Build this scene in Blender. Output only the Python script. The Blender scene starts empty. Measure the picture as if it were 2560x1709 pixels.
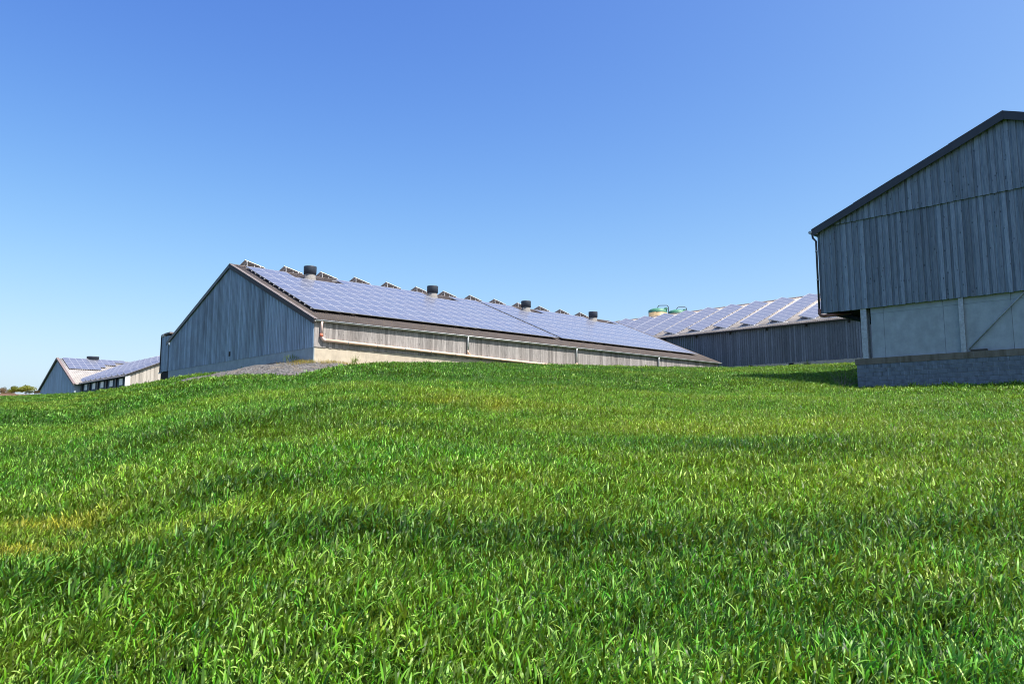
import bpy, math, random
import numpy as np
from mathutils import Vector, Matrix
random.seed(7); rng = np.random.default_rng(7)
S = bpy.context.scene
COL = S.collection

# ------------------------------------------------------------------ camera, sky, sun
EYE = 1.90                      # eye height above the field where the photographer stands
FPX, CX, CY = 1833.0, 1280.0, 854.5
TH = math.atan(211.5 / FPX)     # camera pitched up
cam = bpy.data.cameras.new('camera'); camo = bpy.data.objects.new('camera', cam); COL.objects.link(camo)
cam.sensor_width = 36.0; cam.lens = FPX / 2560 * 36.0; cam.clip_start = 0.05; cam.clip_end = 8000
camo.location = (0, 0, EYE); camo.rotation_euler = (math.pi / 2 + TH, 0, 0)
S.camera = camo
SUN_AZ, SUN_EL = math.radians(121.3), math.radians(58.5)
sdir = Vector((math.sin(SUN_AZ) * math.cos(SUN_EL), math.cos(SUN_AZ) * math.cos(SUN_EL), math.sin(SUN_EL)))
W = bpy.data.worlds.new('World'); S.world = W; W.use_nodes = True
nt = W.node_tree; nt.nodes.clear()
sky = nt.nodes.new('ShaderNodeTexSky'); sky.sky_type = 'NISHITA'; sky.sun_disc = False
sky.sun_elevation = SUN_EL; sky.sun_rotation = SUN_AZ
sky.altitude = 0; sky.air_density = 0.8; sky.dust_density = 2.0; sky.ozone_density = 6.0
hs = nt.nodes.new('ShaderNodeHueSaturation'); hs.inputs['Hue'].default_value = 0.512; hs.inputs['Saturation'].default_value = 1.06
bg = nt.nodes.new('ShaderNodeBackground'); bg.inputs['Strength'].default_value = 0.1
wo = nt.nodes.new('ShaderNodeOutputWorld')
nt.links.new(sky.outputs[0], hs.inputs['Color']); gm = nt.nodes.new('ShaderNodeGamma'); gm.inputs[1].default_value = 1.9; nt.links.new(hs.outputs[0], gm.inputs[0])
# one even tone curve over the whole sky, as the camera's film response: x -> 1.9 x / (1 + 0.24 x)
def vmath(op, a, b):
    v = nt.nodes.new('ShaderNodeVectorMath'); v.operation = op; nt.links.new(a, v.inputs[0])
    if isinstance(b, tuple): v.inputs[1].default_value = b
    else: nt.links.new(b, v.inputs[1])
    return v.outputs[0]
den = vmath('ADD', vmath('MULTIPLY', gm.outputs[0], (0.24,) * 3), (1.0,) * 3)
nt.links.new(vmath('DIVIDE', vmath('MULTIPLY', gm.outputs[0], (1.9,) * 3), den), bg.inputs['Color']); nt.links.new(bg.outputs[0], wo.inputs[0])
sl = bpy.data.lights.new('sun', 'SUN'); sl.energy = 5.0; sl.angle = math.radians(0.53); sl.color = (1.0, 0.94, 0.85)
slo = bpy.data.objects.new('sun', sl); COL.objects.link(slo); slo.rotation_euler = (-sdir).to_track_quat('-Z', 'Y').to_euler(); slo.location = (30, -20, 60)
S.view_settings.view_transform = 'Standard'; S.view_settings.look = 'None'; S.view_settings.gamma = 1.0
S.cycles.filter_width = 1.0
S.view_settings.use_curve_mapping = False; S.view_settings.exposure = 0.68

# ------------------------------------------------------------------ geometry of the photograph (pixel -> direction)
fw = np.array([0, math.cos(TH), math.sin(TH)]); up = np.array([0, -math.sin(TH), math.cos(TH)]); rt = np.array([1., 0, 0])
def ray(x, y):
    d = (x - CX) * rt - (y - CY) * up + FPX * fw
    return d / d[1]
AX = math.atan(1995 / math.hypot(FPX, 211.5))
Lv = np.array([math.sin(AX), math.cos(AX), 0]); Gv = np.array([-math.cos(AX), math.sin(AX), 0])   # the barns' two wall directions
ROT = math.pi / 2 - AX
def hit(px, py, p0, n):
    d = ray(px, py); return d * ((p0 @ n) / (d @ n))
C0 = ray(784.5, 865) * 43.5          # long barn: foot of the cladding at its near corner
Q0 = ray(2146, 963) * 36.0           # tall barn: foot of the block plinth
R0 = C0 + Lv * 48.0                  # barn with tilted racks: wall plane
F0 = ray(188, 960) * 122.0           # far barn: eave corner

# ------------------------------------------------------------------ helpers
class MB:
    def __init__(s): s.v = []; s.f = []; s.m = []; s.sm = []
    def quad(s, *p, m=0, smooth=False):
        n = len(s.v); s.v += [tuple(q) for q in p]; s.f.append(tuple(range(n, n + len(p)))); s.m.append(m); s.sm.append(smooth)
    def hexa(s, b, t, m=0):           # b, t: four points each, counter-clockwise seen from the top
        n = len(s.v); s.v += [tuple(q) for q in b] + [tuple(q) for q in t]
        for f in ((3, 2, 1, 0), (4, 5, 6, 7), (0, 1, 5, 4), (1, 2, 6, 5), (2, 3, 7, 6), (3, 0, 4, 7)):
            s.f.append(tuple(n + i for i in f)); s.m.append(m); s.sm.append(False)
    def box(s, x0, x1, y0, y1, z0, z1, m=0):
        s.hexa([(x0, y0, z0), (x1, y0, z0), (x1, y1, z0), (x0, y1, z0)], [(x0, y0, z1), (x1, y0, z1), (x1, y1, z1), (x0, y1, z1)], m)
    def tube(s, pts, r, n=10, m=0, cap=True):
        pts = [Vector(p) for p in pts]; base = len(s.v); k = len(pts)
        rr = r if isinstance(r, (list, tuple)) else [r] * k
        for i, p in enumerate(pts):
            t = (pts[min(i + 1, k - 1)] - pts[max(i - 1, 0)]).normalized()
            a = t.orthogonal().normalized() if i == 0 else (pa - t * pa.dot(t)).normalized()
            pa = a; b = t.cross(a)
            for j in range(n):
                q = p + (a * math.cos(2 * math.pi * j / n) + b * math.sin(2 * math.pi * j / n)) * rr[i]
                s.v.append(tuple(q))
        for i in range(k - 1):
            for j in range(n):
                j2 = (j + 1) % n
                s.f.append((base + i * n + j, base + i * n + j2, base + (i + 1) * n + j2, base + (i + 1) * n + j)); s.m.append(m); s.sm.append(True)
        if cap:
            s.f.append(tuple(base + j for j in reversed(range(n)))); s.m.append(m); s.sm.append(False)
            s.f.append(tuple(base + (k - 1) * n + j for j in range(n))); s.m.append(m); s.sm.append(False)
    def lathe(s, prof, n=28, m=0, c=(0, 0)):
        base = len(s.v)
        for r, z in prof:
            for j in range(n):
                a = 2 * math.pi * j / n; s.v.append((c[0] + r * math.cos(a), c[1] + r * math.sin(a), z))
        for i in range(len(prof) - 1):
            for j in range(n):
                j2 = (j + 1) % n
                s.f.append((base + i * n + j, base + i * n + j2, base + (i + 1) * n + j2, base + (i + 1) * n + j)); s.m.append(m); s.sm.append(True)
    def mesh(s, name, mats):
        me = bpy.data.meshes.new(name); me.from_pydata(s.v, [], s.f)
        for mt in (mats if isinstance(mats, (list, tuple)) else [mats]): me.materials.append(mt)
        me.polygons.foreach_set('material_index', s.m); me.polygons.foreach_set('use_smooth', s.sm); me.update(); return me
def obj(name, me, parent=None, loc=(0, 0, 0), rot=None):
    o = bpy.data.objects.new(name, me); COL.objects.link(o); o.parent = parent; o.location = loc
    if rot is not None: o.rotation_euler = rot
    return o
def build(name, mb, mats, parent=None, loc=(0, 0, 0)): return obj(name, mb.mesh(name, mats), parent, loc)
def tag(o, label=None, cat=None, group=None, kind=None):
    if label: o['label'] = label
    if cat: o['category'] = cat
    if group: o['group'] = group
    if kind: o['kind'] = kind
    return o
def thing(name, P, zb, label, cat, rot=ROT, group=None):
    o = bpy.data.objects.new(name, None); COL.objects.link(o)
    o.location = (P[0], P[1], P[2] + EYE - zb); o.rotation_euler = (0, 0, rot); o.empty_display_size = 0.5
    return tag(o, label, cat, group)

# ------------------------------------------------------------------ materials
def newmat(name):
    m = bpy.data.materials.new(name); m.use_nodes = True; n = m.node_tree
    b = n.nodes['Principled BSDF']; return m, n, b
def N(n, t, **k):
    x = n.nodes.new(t)
    for a, v in k.items():
        if a.startswith('i_'): x.inputs[a[2:].replace('_', ' ')].default_value = v
        else: setattr(x, a, v)
    return x
def ramp(n, pts, src=None):
    r = n.nodes.new('ShaderNodeValToRGB'); e = r.color_ramp.elements
    while len(e) < len(pts): e.new(0.5)
    for i, (p, c) in enumerate(pts): e[i].position = p; e[i].color = (*c, 1) if len(c) == 3 else c
    if src is not None: n.links.new(src, r.inputs[0])
    return r
def mix(n, a, b, fac, mode='MIX'):
    x = n.nodes.new('ShaderNodeMix'); x.data_type = 'RGBA'; x.blend_type = mode
    for sck, val in ((x.inputs[0], fac), (x.inputs[6], a), (x.inputs[7], b)):
        if hasattr(val, 'is_linked'): n.links.new(val, sck)
        elif isinstance(val, (int, float)): sck.default_value = val
        else: sck.default_value = (*val, 1)
    return x.outputs[2]
def mathn(n, op, a, b=0.0, clamp=False):
    x = n.nodes.new('ShaderNodeMath'); x.operation = op; x.use_clamp = clamp
    for i, v in enumerate((a, b)):
        if hasattr(v, 'is_linked'): n.links.new(v, x.inputs[i])
        else: x.inputs[i].default_value = v
    return x.outputs[0]
def objco(n, scale=(1, 1, 1), rand=0.0):
    tc = n.nodes.new('ShaderNodeTexCoord'); mp = n.nodes.new('ShaderNodeMapping'); mp.inputs['Scale'].default_value = scale
    src = tc.outputs['Object']
    if rand:
        oi = n.nodes.new('ShaderNodeObjectInfo'); va = n.nodes.new('ShaderNodeVectorMath'); va.operation = 'ADD'
        sc = mathn(n, 'MULTIPLY', oi.outputs['Random'], rand); n.links.new(src, va.inputs[0]); n.links.new(sc, va.inputs[1]); src = va.outputs[0]
    n.links.new(src, mp.inputs[0]); return mp.outputs[0]
def noise(n, co, scale, detail=4, rough=0.55):
    x = N(n, 'ShaderNodeTexNoise'); x.inputs['Scale'].default_value = scale; x.inputs['Detail'].default_value = detail; x.inputs['Roughness'].default_value = rough
    n.links.new(co, x.inputs['Vector']); return x.outputs['Fac']
def bump(n, b, h, strength, dist=0.02):
    x = N(n, 'ShaderNodeBump'); x.inputs['Strength'].default_value = strength; x.inputs['Distance'].default_value = dist
    n.links.new(h, x.inputs['Height']); n.links.new(x.outputs[0], b.inputs['Normal'])
def plain(name, col, rough=0.6, metal=0.0, spec=0.5, var=0.12, scale=3.0, bmp=0.0):
    m, n, b = newmat(name); co = objco(n)
    f = noise(n, co, scale, 5)
    d = tuple(max(0, c * (1 - var * 2)) for c in col); l = tuple(min(1, c * (1 + var * 2)) for c in col)
    r = ramp(n, [(0.25, d), (0.75, l)], f); n.links.new(r.outputs[0], b.inputs['Base Color'])
    b.inputs['Roughness'].default_value = rough; b.inputs['Metallic'].default_value = metal; b.inputs['Specular IOR Level'].default_value = spec
    if bmp: bump(n, b, noise(n, co, scale * 8, 6), bmp)
    return m
def wood(name, dark, light, stain, knots=True, stainamt=0.6, spread=(0.72, 1.22)):
    m, n, b = newmat(name)
    co = objco(n, (1, 1, 1), 37.0)
    cs = objco(n, (14, 14, 0.9), 37.0)
    g = noise(n, cs, 2.4, 6, 0.6)
    base = ramp(n, [(0.28, dark), (0.52, tuple((a + c) / 2 for a, c in zip(dark, light))), (0.78, light)], g).outputs[0]
    cm = objco(n, (0.6, 0.6, 0.12))
    st = ramp(n, [(0.42, (0, 0, 0)), (0.72, (1, 1, 1))], noise(n, cm, 1.1, 5, 0.65)).outputs[0]
    stf = mathn(n, 'MULTIPLY', st, stainamt)
    c2 = mix(n, base, stain, stf)
    oi = n.nodes.new('ShaderNodeObjectInfo')
    v = mathn(n, 'ADD', mathn(n, 'MULTIPLY', oi.outputs['Random'], spread[1] - spread[0]), spread[0])
    vm = n.nodes.new('ShaderNodeVectorMath'); vm.operation = 'SCALE'; n.links.new(c2, vm.inputs[0]); n.links.new(v, vm.inputs['Scale'])
    col = vm.outputs[0]
    if knots:
        ck = objco(n, (1.0, 1.0, 0.55), 37.0)
        vo = N(n, 'ShaderNodeTexVoronoi'); vo.inputs['Scale'].default_value = 4.6; n.links.new(ck, vo.inputs['Vector'])
        kf = ramp(n, [(0.07, (1, 1, 1)), (0.16, (0, 0, 0))], vo.outputs['Distance']).outputs[0]
        col = mix(n, col, tuple(c * 0.3 for c in dark), mathn(n, 'MULTIPLY', kf, 0.8))
    n.links.new(col, b.inputs['Base Color']); b.inputs['Roughness'].default_value = 0.85; b.inputs['Specular IOR Level'].default_value = 0.25
    bump(n, b, g, 0.5, 0.01)
    return m
M = {}
M['wood_gable'] = wood('weathered_wood_gable', (0.21, 0.29, 0.39), (0.44, 0.56, 0.69), (0.14, 0.175, 0.215), knots=False, stainamt=0.75, spread=(0.78, 1.16))  # blue cast of the gable's shade is put into the grey wood
M['wood_far'] = wood('hazy_weathered_wood', (0.32, 0.41, 0.51), (0.52, 0.64, 0.76), (0.26, 0.32, 0.39), knots=False, stainamt=0.5, spread=(0.88, 1.1))  # lightened wood: distance haze is put into its colour
M['wood_side'] = wood('weathered_wood_side', (0.20, 0.185, 0.185), (0.50, 0.47, 0.46), (0.15, 0.13, 0.12))
M['wood_tall'] = wood('weathered_wood_tall', (0.12, 0.16, 0.215), (0.30, 0.37, 0.455), (0.10, 0.12, 0.15), stainamt=0.4, spread=(0.74, 1.16))  # bluish tint of the shaded wall is put into the wood colour
M['wood_rack'] = wood('weathered_wood_rack', (0.13, 0.14, 0.165), (0.30, 0.315, 0.35), (0.11, 0.105, 0.11), stainamt=0.5, spread=(0.7, 1.22))
M['wood_pale'] = wood('pale_wood', (0.42, 0.38, 0.34), (0.62, 0.58, 0.53), (0.35, 0.3, 0.26), knots=False, stainamt=0.4)
def concrete(name, col, stain, amt=0.5, sc=1.0, streak=True, bmp=0.25):
    m, n, b = newmat(name); co = objco(n, (1, 1, 1), 11.0)
    f = noise(n, co, 2.2 * sc, 8, 0.65); fine = noise(n, co, 40, 4, 0.7)
    base = ramp(n, [(0.3, tuple(c * 0.8 for c in col)), (0.7, tuple(c * 1.12 for c in col))], f).outputs[0]
    cs = objco(n, (2.2, 2.2, 0.25) if streak else (1, 1, 1), 11.0)
    s_ = ramp(n, [(0.45, (0, 0, 0)), (0.7, (1, 1, 1))], noise(n, cs, 1.6, 6, 0.6)).outputs[0]
    c2 = mix(n, base, stain, mathn(n, 'MULTIPLY', s_, amt))
    c3 = mix(n, c2, tuple(c * 0.55 for c in col), mathn(n, 'MULTIPLY', ramp(n, [(0.62, (0, 0, 0)), (0.75, (1, 1, 1))], fine).outputs[0], 0.4))
    n.links.new(c3, b.inputs['Base Color']); b.inputs['Roughness'].default_value = 0.9; b.inputs['Specular IOR Level'].default_value = 0.25
    bump(n, b, fine, bmp, 0.01); return m
M['concrete_cream'] = concrete('cream_concrete', (0.56, 0.49, 0.39), (0.40, 0.34, 0.27), 0.6)
M['concrete_grey'] = concrete('grey_concrete', (0.32, 0.38, 0.42), (0.24, 0.29, 0.32), 0.45)
M['concrete_beam'] = concrete('mossy_beam', (0.17, 0.155, 0.125), (0.07, 0.065, 0.045), 0.8)
M['block'] = concrete('grey_block', (0.15, 0.19, 0.23), (0.07, 0.09, 0.11), 0.7, 2.0, True, 0.4)
def add_streaks(m, col, amt):
    n = m.node_tree; b = n.nodes['Principled BSDF']; src = b.inputs['Base Color'].links[0].from_socket
    ge = n.nodes.new('ShaderNodeNewGeometry'); mp = n.nodes.new('ShaderNodeMapping'); mp.inputs['Scale'].default_value = (5, 5, 0.55); n.links.new(ge.outputs['Position'], mp.inputs[0])
    s_ = ramp(n, [(0.56, (0, 0, 0)), (0.70, (1, 1, 1))], noise(n, mp.outputs[0], 2.0, 5, 0.65)).outputs[0]
    n.links.new(mix(n, src, col, mathn(n, 'MULTIPLY', s_, amt)), b.inputs['Base Color'])
add_streaks(M['block'], (0.32, 0.40, 0.47), 0.55); add_streaks(M['concrete_beam'], (0.20, 0.22, 0.22), 0.5); add_streaks(M['concrete_cream'], (0.66, 0.60, 0.52), 0.5)
M['mortar'] = concrete('mortar', (0.27, 0.31, 0.35), (0.18, 0.2, 0.22), 0.4)
def roofmat(name, col, lichen=0.5):
    m, n, b = newmat(name); co = objco(n)
    f = noise(n, co, 0.9, 6, 0.65); g = noise(n, co, 14, 4)
    base = ramp(n, [(0.3, tuple(c * 0.72 for c in col)), (0.7, tuple(c * 1.2 for c in col))], f).outputs[0]
    l = ramp(n, [(0.60, (0, 0, 0)), (0.70, (1, 1, 1))], g).outputs[0]
    c2 = mix(n, base, (0.36, 0.26, 0.10), mathn(n, 'MULTIPLY', l, lichen))
    n.links.new(c2, b.inputs['Base Color']); b.inputs['Roughness'].default_value = 0.85; b.inputs['Specular IOR Level'].default_value = 0.3
    bump(n, b, g, 0.2, 0.01); return m
M['roof_brown'] = roofmat('brown_fibre_cement', (0.095, 0.08, 0.078), 0.55)
M['roof_pale'] = roofmat('pale_fibre_cement', (0.36, 0.325, 0.305), 0.15)
M['roof_grey'] = roofmat('grey_fibre_cement', (0.34, 0.32, 0.31), 0.1)
M['flash'] = plain('dark_flashing', (0.025, 0.03, 0.04), 0.45)
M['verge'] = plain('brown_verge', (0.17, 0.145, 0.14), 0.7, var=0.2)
M['verge_side'] = plain('verge_shade_gutter', (0.045, 0.04, 0.042), 0.7, var=0.15)  # the verge side's shade is put into the colour; also gutter brown
M['verge_red'] = plain('red_brown_verge', (0.20, 0.155, 0.15), 0.7)
M['zinc'] = plain('zinc', (0.58, 0.60, 0.62), 0.42, 0.25, var=0.06)
M['galv'] = plain('galvanised_steel', (0.34, 0.38, 0.41), 0.5, 0.35, var=0.16, scale=9)
M['alu'] = plain('aluminium', (0.62, 0.62, 0.65), 0.42, 0.25, var=0.03)
M['terracotta'] = plain('terracotta_pipe', (0.74, 0.53, 0.41), 0.38, var=0.1, scale=1.5)
M['pink_pipe'] = plain('sun_bleached_pipe', (0.74, 0.56, 0.52), 0.45, var=0.06)
M['red_collar'] = plain('red_collar', (0.62, 0.16, 0.09), 0.45, var=0.08)
M['brown_pipe'] = plain('brown_pipe', (0.16, 0.07, 0.05), 0.5)
M['dark_pipe'] = plain('dark_pipe', (0.03, 0.03, 0.04), 0.45)
M['hood'] = plain('navy_hood', (0.035, 0.045, 0.065), 0.5, var=0.15)
M['ventbase'] = plain('vent_base', (0.22, 0.21, 0.205), 0.75, var=0.12, scale=5)
M['black'] = plain('matte_black', (0.012, 0.012, 0.012), 0.9)  # near-black, used for painted shade in openings and under the overhang
M['white_window'] = plain('white_window', (0.80, 0.80, 0.80), 0.35, var=0.02)
M['silo_tan'] = plain('tan_silo', (0.42, 0.31, 0.17), 0.5, var=0.1)
M['silo_green'] = plain('green_silo', (0.07, 0.24, 0.155), 0.5, var=0.06)
M['dark_wood'] = plain('dark_plank', (0.05, 0.045, 0.04), 0.8)
def panelmat():
    m, n, b = newmat('solar_glass'); tc = n.nodes.new('ShaderNodeTexCoord'); sp = n.nodes.new('ShaderNodeSeparateXYZ'); n.links.new(tc.outputs['Object'], sp.inputs[0])
    def line(src, pitch, w, off):
        fr = mathn(n, 'FRACT', mathn(n, 'DIVIDE', mathn(n, 'ADD', src, off), pitch)); return mathn(n, 'LESS_THAN', fr, w)
    g = mathn(n, 'MAXIMUM', line(sp.outputs[0], 0.1575, 0.05, 0.0), line(sp.outputs[1], 0.159, 0.05, 0.0))
    bus = mathn(n, 'MULTIPLY', line(sp.outputs[0], 0.0525, 0.06, 0.02), 0.5)
    oi = n.nodes.new('ShaderNodeObjectInfo')
    vo = N(n, 'ShaderNodeTexVoronoi'); vo.inputs['Scale'].default_value = 22; n.links.new(tc.outputs['Object'], vo.inputs['Vector'])
    cry = mix(n, (0.12, 0.135, 0.185), (0.145, 0.16, 0.215), vo.outputs['Color'])
    cry = mix(n, cry, (0.13, 0.14, 0.20), mathn(n, 'MULTIPLY', oi.outputs['Random'], 0.7))
    c = mix(n, cry, (0.26, 0.27, 0.32), mathn(n, 'MAXIMUM', g, bus))
    n.links.new(c, b.inputs['Base Color']); b.inputs['Roughness'].default_value = 0.16; b.inputs['IOR'].default_value = 1.6
    b.inputs['Specular IOR Level'].default_value = 0.85
    dn = noise(n, objco(n, (1, 1, 1), 50.0), 1.2, 3); rr = ramp(n, [(0.3, (0.22,) * 3), (0.7, (0.36,) * 3)], dn); n.links.new(rr.outputs[0], b.inputs['Roughness'])
    return m
M['glass'] = panelmat()

# ------------------------------------------------------------------ the ground
def smooth_table(xs, ys):
    g = np.linspace(-math.pi, math.pi, 2881); t = np.interp(g, xs, ys)
    k = np.hanning(15); k /= k.sum(); p = np.concatenate([t[-21:-1], t, t[1:21]]); p = np.convolve(p, k, 'same')[20:-20]
    return g, p
def az_of(x): return math.atan2(x - CX, math.hypot(FPX, 211.5))
def wall_depth(x, y, p0, n): return hit(x, y, p0, n)[1]
tab = [(-900, 1030, 60, 0), (-300, 1003, 65, 0), (0, 991, 72, 0), (100, 986, 80, 0), (200, 981, 84, 0), (300, 967, 62, 0), (400, 950.5, 59, 0),
       (460, 941, 56, 0), (523, 932, 52, 0), (600, 931, 44, 0), (670, 935, 40, 0), (727, 939, 38, 0), (770, 934, 38, 0), (810, 924, 38.5, 0), (860, 915, 40, 0),
       (930, 908.5, 43, 0), (984, 905.5, 47, 0), (1120, 905, 51, 0), (1260, 908, 54.5, 0), (1440, 912, 58, 0), (1640, 916, 63, 0), (1808, 917, 68, 0.0),
       (1880, 916, 68, 0.05), (2000, 912, 68, 0.22), (2146, 906, 66, 0.60), (2300, 904, 63, 0.52), (2560, 900, 60, 0.38), (3200, 920, 60, 0.3)]
TX = [az_of(t[0]) for t in tab]; TM = []; TD = []; TA = []
for (x, y, d, a) in tab:
    r = ray(x, y); TM.append(r[2] / math.hypot(r[0], 1.0)); TD.append(d * math.hypot(r[0], 1.0)); TA.append(a)
ends = [(-math.pi, -0.08, 70), (-2.2, -0.04, 70), (-1.5, 0.0, 70)]; ende = [(1.4, 0.03, 70), (2.2, -0.04, 70), (math.pi, -0.08, 70)]
xs = [e[0] for e in ends] + TX + [e[0] for e in ende]
gA, gM = smooth_table(xs, [e[1] for e in ends] + TM + [e[1] for e in ende])
_, gD = smooth_table(xs, [e[2] for e in ends] + TD + [e[2] for e in ende])
_, gDip = smooth_table(xs, [0] * 3 + TA + [0] * 3)
HG = 0.25
def ground(x, y):
    x = np.asarray(x, float); y = np.asarray(y, float)
    r = np.hypot(x, y); a = np.arctan2(x, y)
    m = np.interp(a, gA, gM); D = np.interp(a, gA, gD); A = np.interp(a, gA, gDip)
    t = np.clip(r / D, 0, 1)
    z1 = m * r - HG - (EYE - HG) * (1 - t) ** 1.5
    z1 = z1 - A * np.exp(-((r - 39) / 13.0) ** 2)
    zc = m * D - HG
    zf = np.minimum(m, 0.0) * 600 + np.where(m > 0, 1, 0) * 600 * 0.0370
    t2 = np.clip((r - D) / (600 - D), 0, 1)
    z2 = zc + (zf - zc) * t2 ** 1.35 + np.clip(r - 600, 0, 1e9) * 0.01
    z = np.where(r < D, z1, z2)
    z = z + 0.05 * np.sin(x * 0.55 + 1.3 * np.sin(y * 0.31)) * np.cos(y * 0.47) * np.clip(r / 8, 0, 1) * np.clip((D - r) / 10, 0, 1)
    return z + EYE
def ground_hit(px, py):
    d = ray(px, py); ts = np.concatenate([np.arange(1.2, 20, 0.02), np.arange(20, 90, 0.1)]); P = d[None] * ts[:, None]
    k = np.argmax(P[:, 2] + EYE < ground(P[:, 0], P[:, 1]) + 0.12); return P[k]
def make_ground():
    az = np.concatenate([np.linspace(-math.pi, -0.95, 50)[:-1], np.linspace(-0.95, 0.95, 300), np.linspace(0.95, math.pi, 50)[1:-1]])
    rr = np.concatenate([[0.3], np.geomspace(0.8, 100, 150), np.geomspace(104, 3500, 50)])
    A_, R_ = np.meshgrid(az, rr, indexing='xy'); X = R_ * np.sin(A_); Y = R_ * np.cos(A_); Zz = ground(X, Y)
    v = np.stack([X, Y, Zz], -1).reshape(-1, 3); na = len(az); f = []
    for i in range(len(rr) - 1):
        for j in range(na):
            j2 = (j + 1) % na; f.append((i * na + j, (i + 1) * na + j, (i + 1) * na + j2, i * na + j2))
    f.append(tuple(range(na)))
    me = bpy.data.meshes.new('ground'); me.from_pydata(v.tolist(), [], f); me.polygons.foreach_set('use_smooth', [True] * len(me.polygons))
    m, n, b = newmat('field_soil')
    ge = n.nodes.new('ShaderNodeNewGeometry'); sp = n.nodes.new('ShaderNodeSeparateXYZ'); n.links.new(ge.outputs['Position'], sp.inputs[0])
    co = ge.outputs['Position']
    soil = ramp(n, [(0.35, (0.006, 0.014, 0.003)), (0.6, (0.012, 0.022, 0.005)), (0.8, (0.04, 0.034, 0.015))], noise(n, co, 1.3, 6)).outputs[0]  # near-black so the shade between plants is put into the soil
    farf = ramp(n, [(0.3, (0.12, 0.07, 0.045)), (0.7, (0.18, 0.11, 0.07))], noise(n, co, 0.05, 5)).outputs[0]
    dist = n.nodes.new('ShaderNodeVectorMath'); dist.operation = 'LENGTH'; n.links.new(co, dist.inputs[0])
    ff = ramp(n, [(0.0, (0, 0, 0)), (1.0, (1, 1, 1))], mathn(n, 'DIVIDE', mathn(n, 'SUBTRACT', dist.outputs['Value'], 190), 20, True)).outputs[0]
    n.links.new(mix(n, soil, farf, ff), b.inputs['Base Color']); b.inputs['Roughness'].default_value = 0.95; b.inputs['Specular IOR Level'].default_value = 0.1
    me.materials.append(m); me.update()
    o = obj('ground', me); o['kind'] = 'structure'; o['label'] = 'sloping crop field soil rising to the barns'
    return o
make_ground()

# ------------------------------------------------------------------ shared building pieces
def corr(name, o, eu, ev, nu, nv, parent, mat, loc, pitch=0.177, amp=0.034, seg=6, thick=0.012):
    """corrugated sheet: o origin corner, eu unit along the ridge, ev unit along the slope, sizes nu, nv"""
    o, eu, ev = Vector(o), Vector(eu).normalized(), Vector(ev).normalized(); nn = eu.cross(ev).normalized()
    if nn.z < 0: nn = -nn
    k = max(2, int(nu / pitch * seg)); v = []; f = []; sm = []
    for side in (0, 1):
        for i in range(k + 1):
            s_ = nu * i / k; h = amp * math.cos(2 * math.pi * s_ / pitch) - side * thick
            for t in (0, nv): v.append(tuple(o + eu * s_ + ev * t + nn * h))
    q = 2 * (k + 1)
    for i in range(k):
        f.append((2 * i, 2 * i + 1, 2 * i + 3, 2 * i + 2)); sm.append(True)
        f.append((q + 2 * i + 2, q + 2 * i + 3, q + 2 * i + 1, q + 2 * i)); sm.append(True)
        f.append((2 * i, 2 * i + 2, q + 2 * i + 2, q + 2 * i)); sm.append(False)
        f.append((2 * i + 1, q + 2 * i + 1, q + 2 * i + 3, 2 * i + 3)); sm.append(False)
    me = bpy.data.meshes.new(name); me.from_pydata(v, [], f); me.materials.append(mat); me.polygons.foreach_set('use_smooth', sm); me.update()
    return obj(name, me, parent, loc)
def panel_mesh(w, l, name='solar_panel'):
    b = MB(); t = 0.04; fr = 0.018
    o4 = [(0, 0), (w, 0), (w, l), (0, l)]; i4 = [(fr, fr), (w - fr, fr), (w - fr, l - fr), (fr, l - fr)]
    B = [(x, y, 0) for x, y in o4]; T = [(x, y, t) for x, y in o4]; I = [(x, y, t - 0.004) for x, y in i4]
    b.quad(*reversed(B), m=0)
    for k in range(4):
        k2 = (k + 1) % 4; b.quad(B[k], B[k2], T[k2], T[k], m=0); b.quad(T[k], T[k2], I[k2], I[k], m=0)
    b.quad(*I, m=1)
    return b.mesh(name, [M['alu'], M['glass']])
PANEL_P = panel_mesh(1.026, 1.638)        # portrait: x along the ridge, y up the slope
PANEL_L = panel_mesh(1.63, 0.98); PANEL_W = panel_mesh(1.70, 0.98)       # landscape for racks: x across the rack, y along it
def frame_rot(ex, ey):
    ex = Vector(ex).normalized(); ey = Vector(ey).normalized(); ez = ex.cross(ey).normalized()
    return Matrix((ex, ey, ez)).transposed().to_euler()
def gable_boards(parent, mat, x, ylist, width, thick, zb, ztop, loc, sink=0.0, name='board', jitter=0.006, skip=()):
    """boards standing on the plane x (facing -x); ztop(y) is their upper end"""
    for i, y in enumerate(ylist):
        w = width * random.uniform(0.94, 1.04); dx = random.uniform(-jitter, jitter); zb_ = zb + random.uniform(-0.012, 0.012)
        if i in skip: zb_ += 0.42
        y0, y1 = y - w / 2, y + w / 2; t0, t1 = ztop(y0), ztop(y1)
        if min(t0, t1) < zb_ + 0.05: continue
        b = MB(); xf = x - thick + dx - sink; lean = random.uniform(-0.006, 0.006)
        b.hexa([(xf, y0, zb_), (x, y0, zb_), (x, y1, zb_), (xf, y1, zb_)], [(xf, y0 + lean, t0), (x, y0 + lean, t0), (x, y1 + lean, t1), (xf, y1 + lean, t1)])
        build(name, b, mat, parent, loc)
def vent(parent, loc):
    b = MB(); b.lathe([(0.46, -0.35), (0.46, 0.0), (0.43, 0.03), (0.41, 0.45), (0.40, 0.46), (0.0, 0.46)]); s_ = build('roof_vent', b, M['ventbase'], parent, loc)
    h = MB(); h.lathe([(0.0, 0.34), (0.43, 0.34), (0.475, 0.36), (0.49, 0.92), (0.485, 0.95), (0.45, 0.955), (0.44, 0.80), (0.0, 0.80)]); build('vent_hood', h, M['hood'], s_)
    return s_

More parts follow.
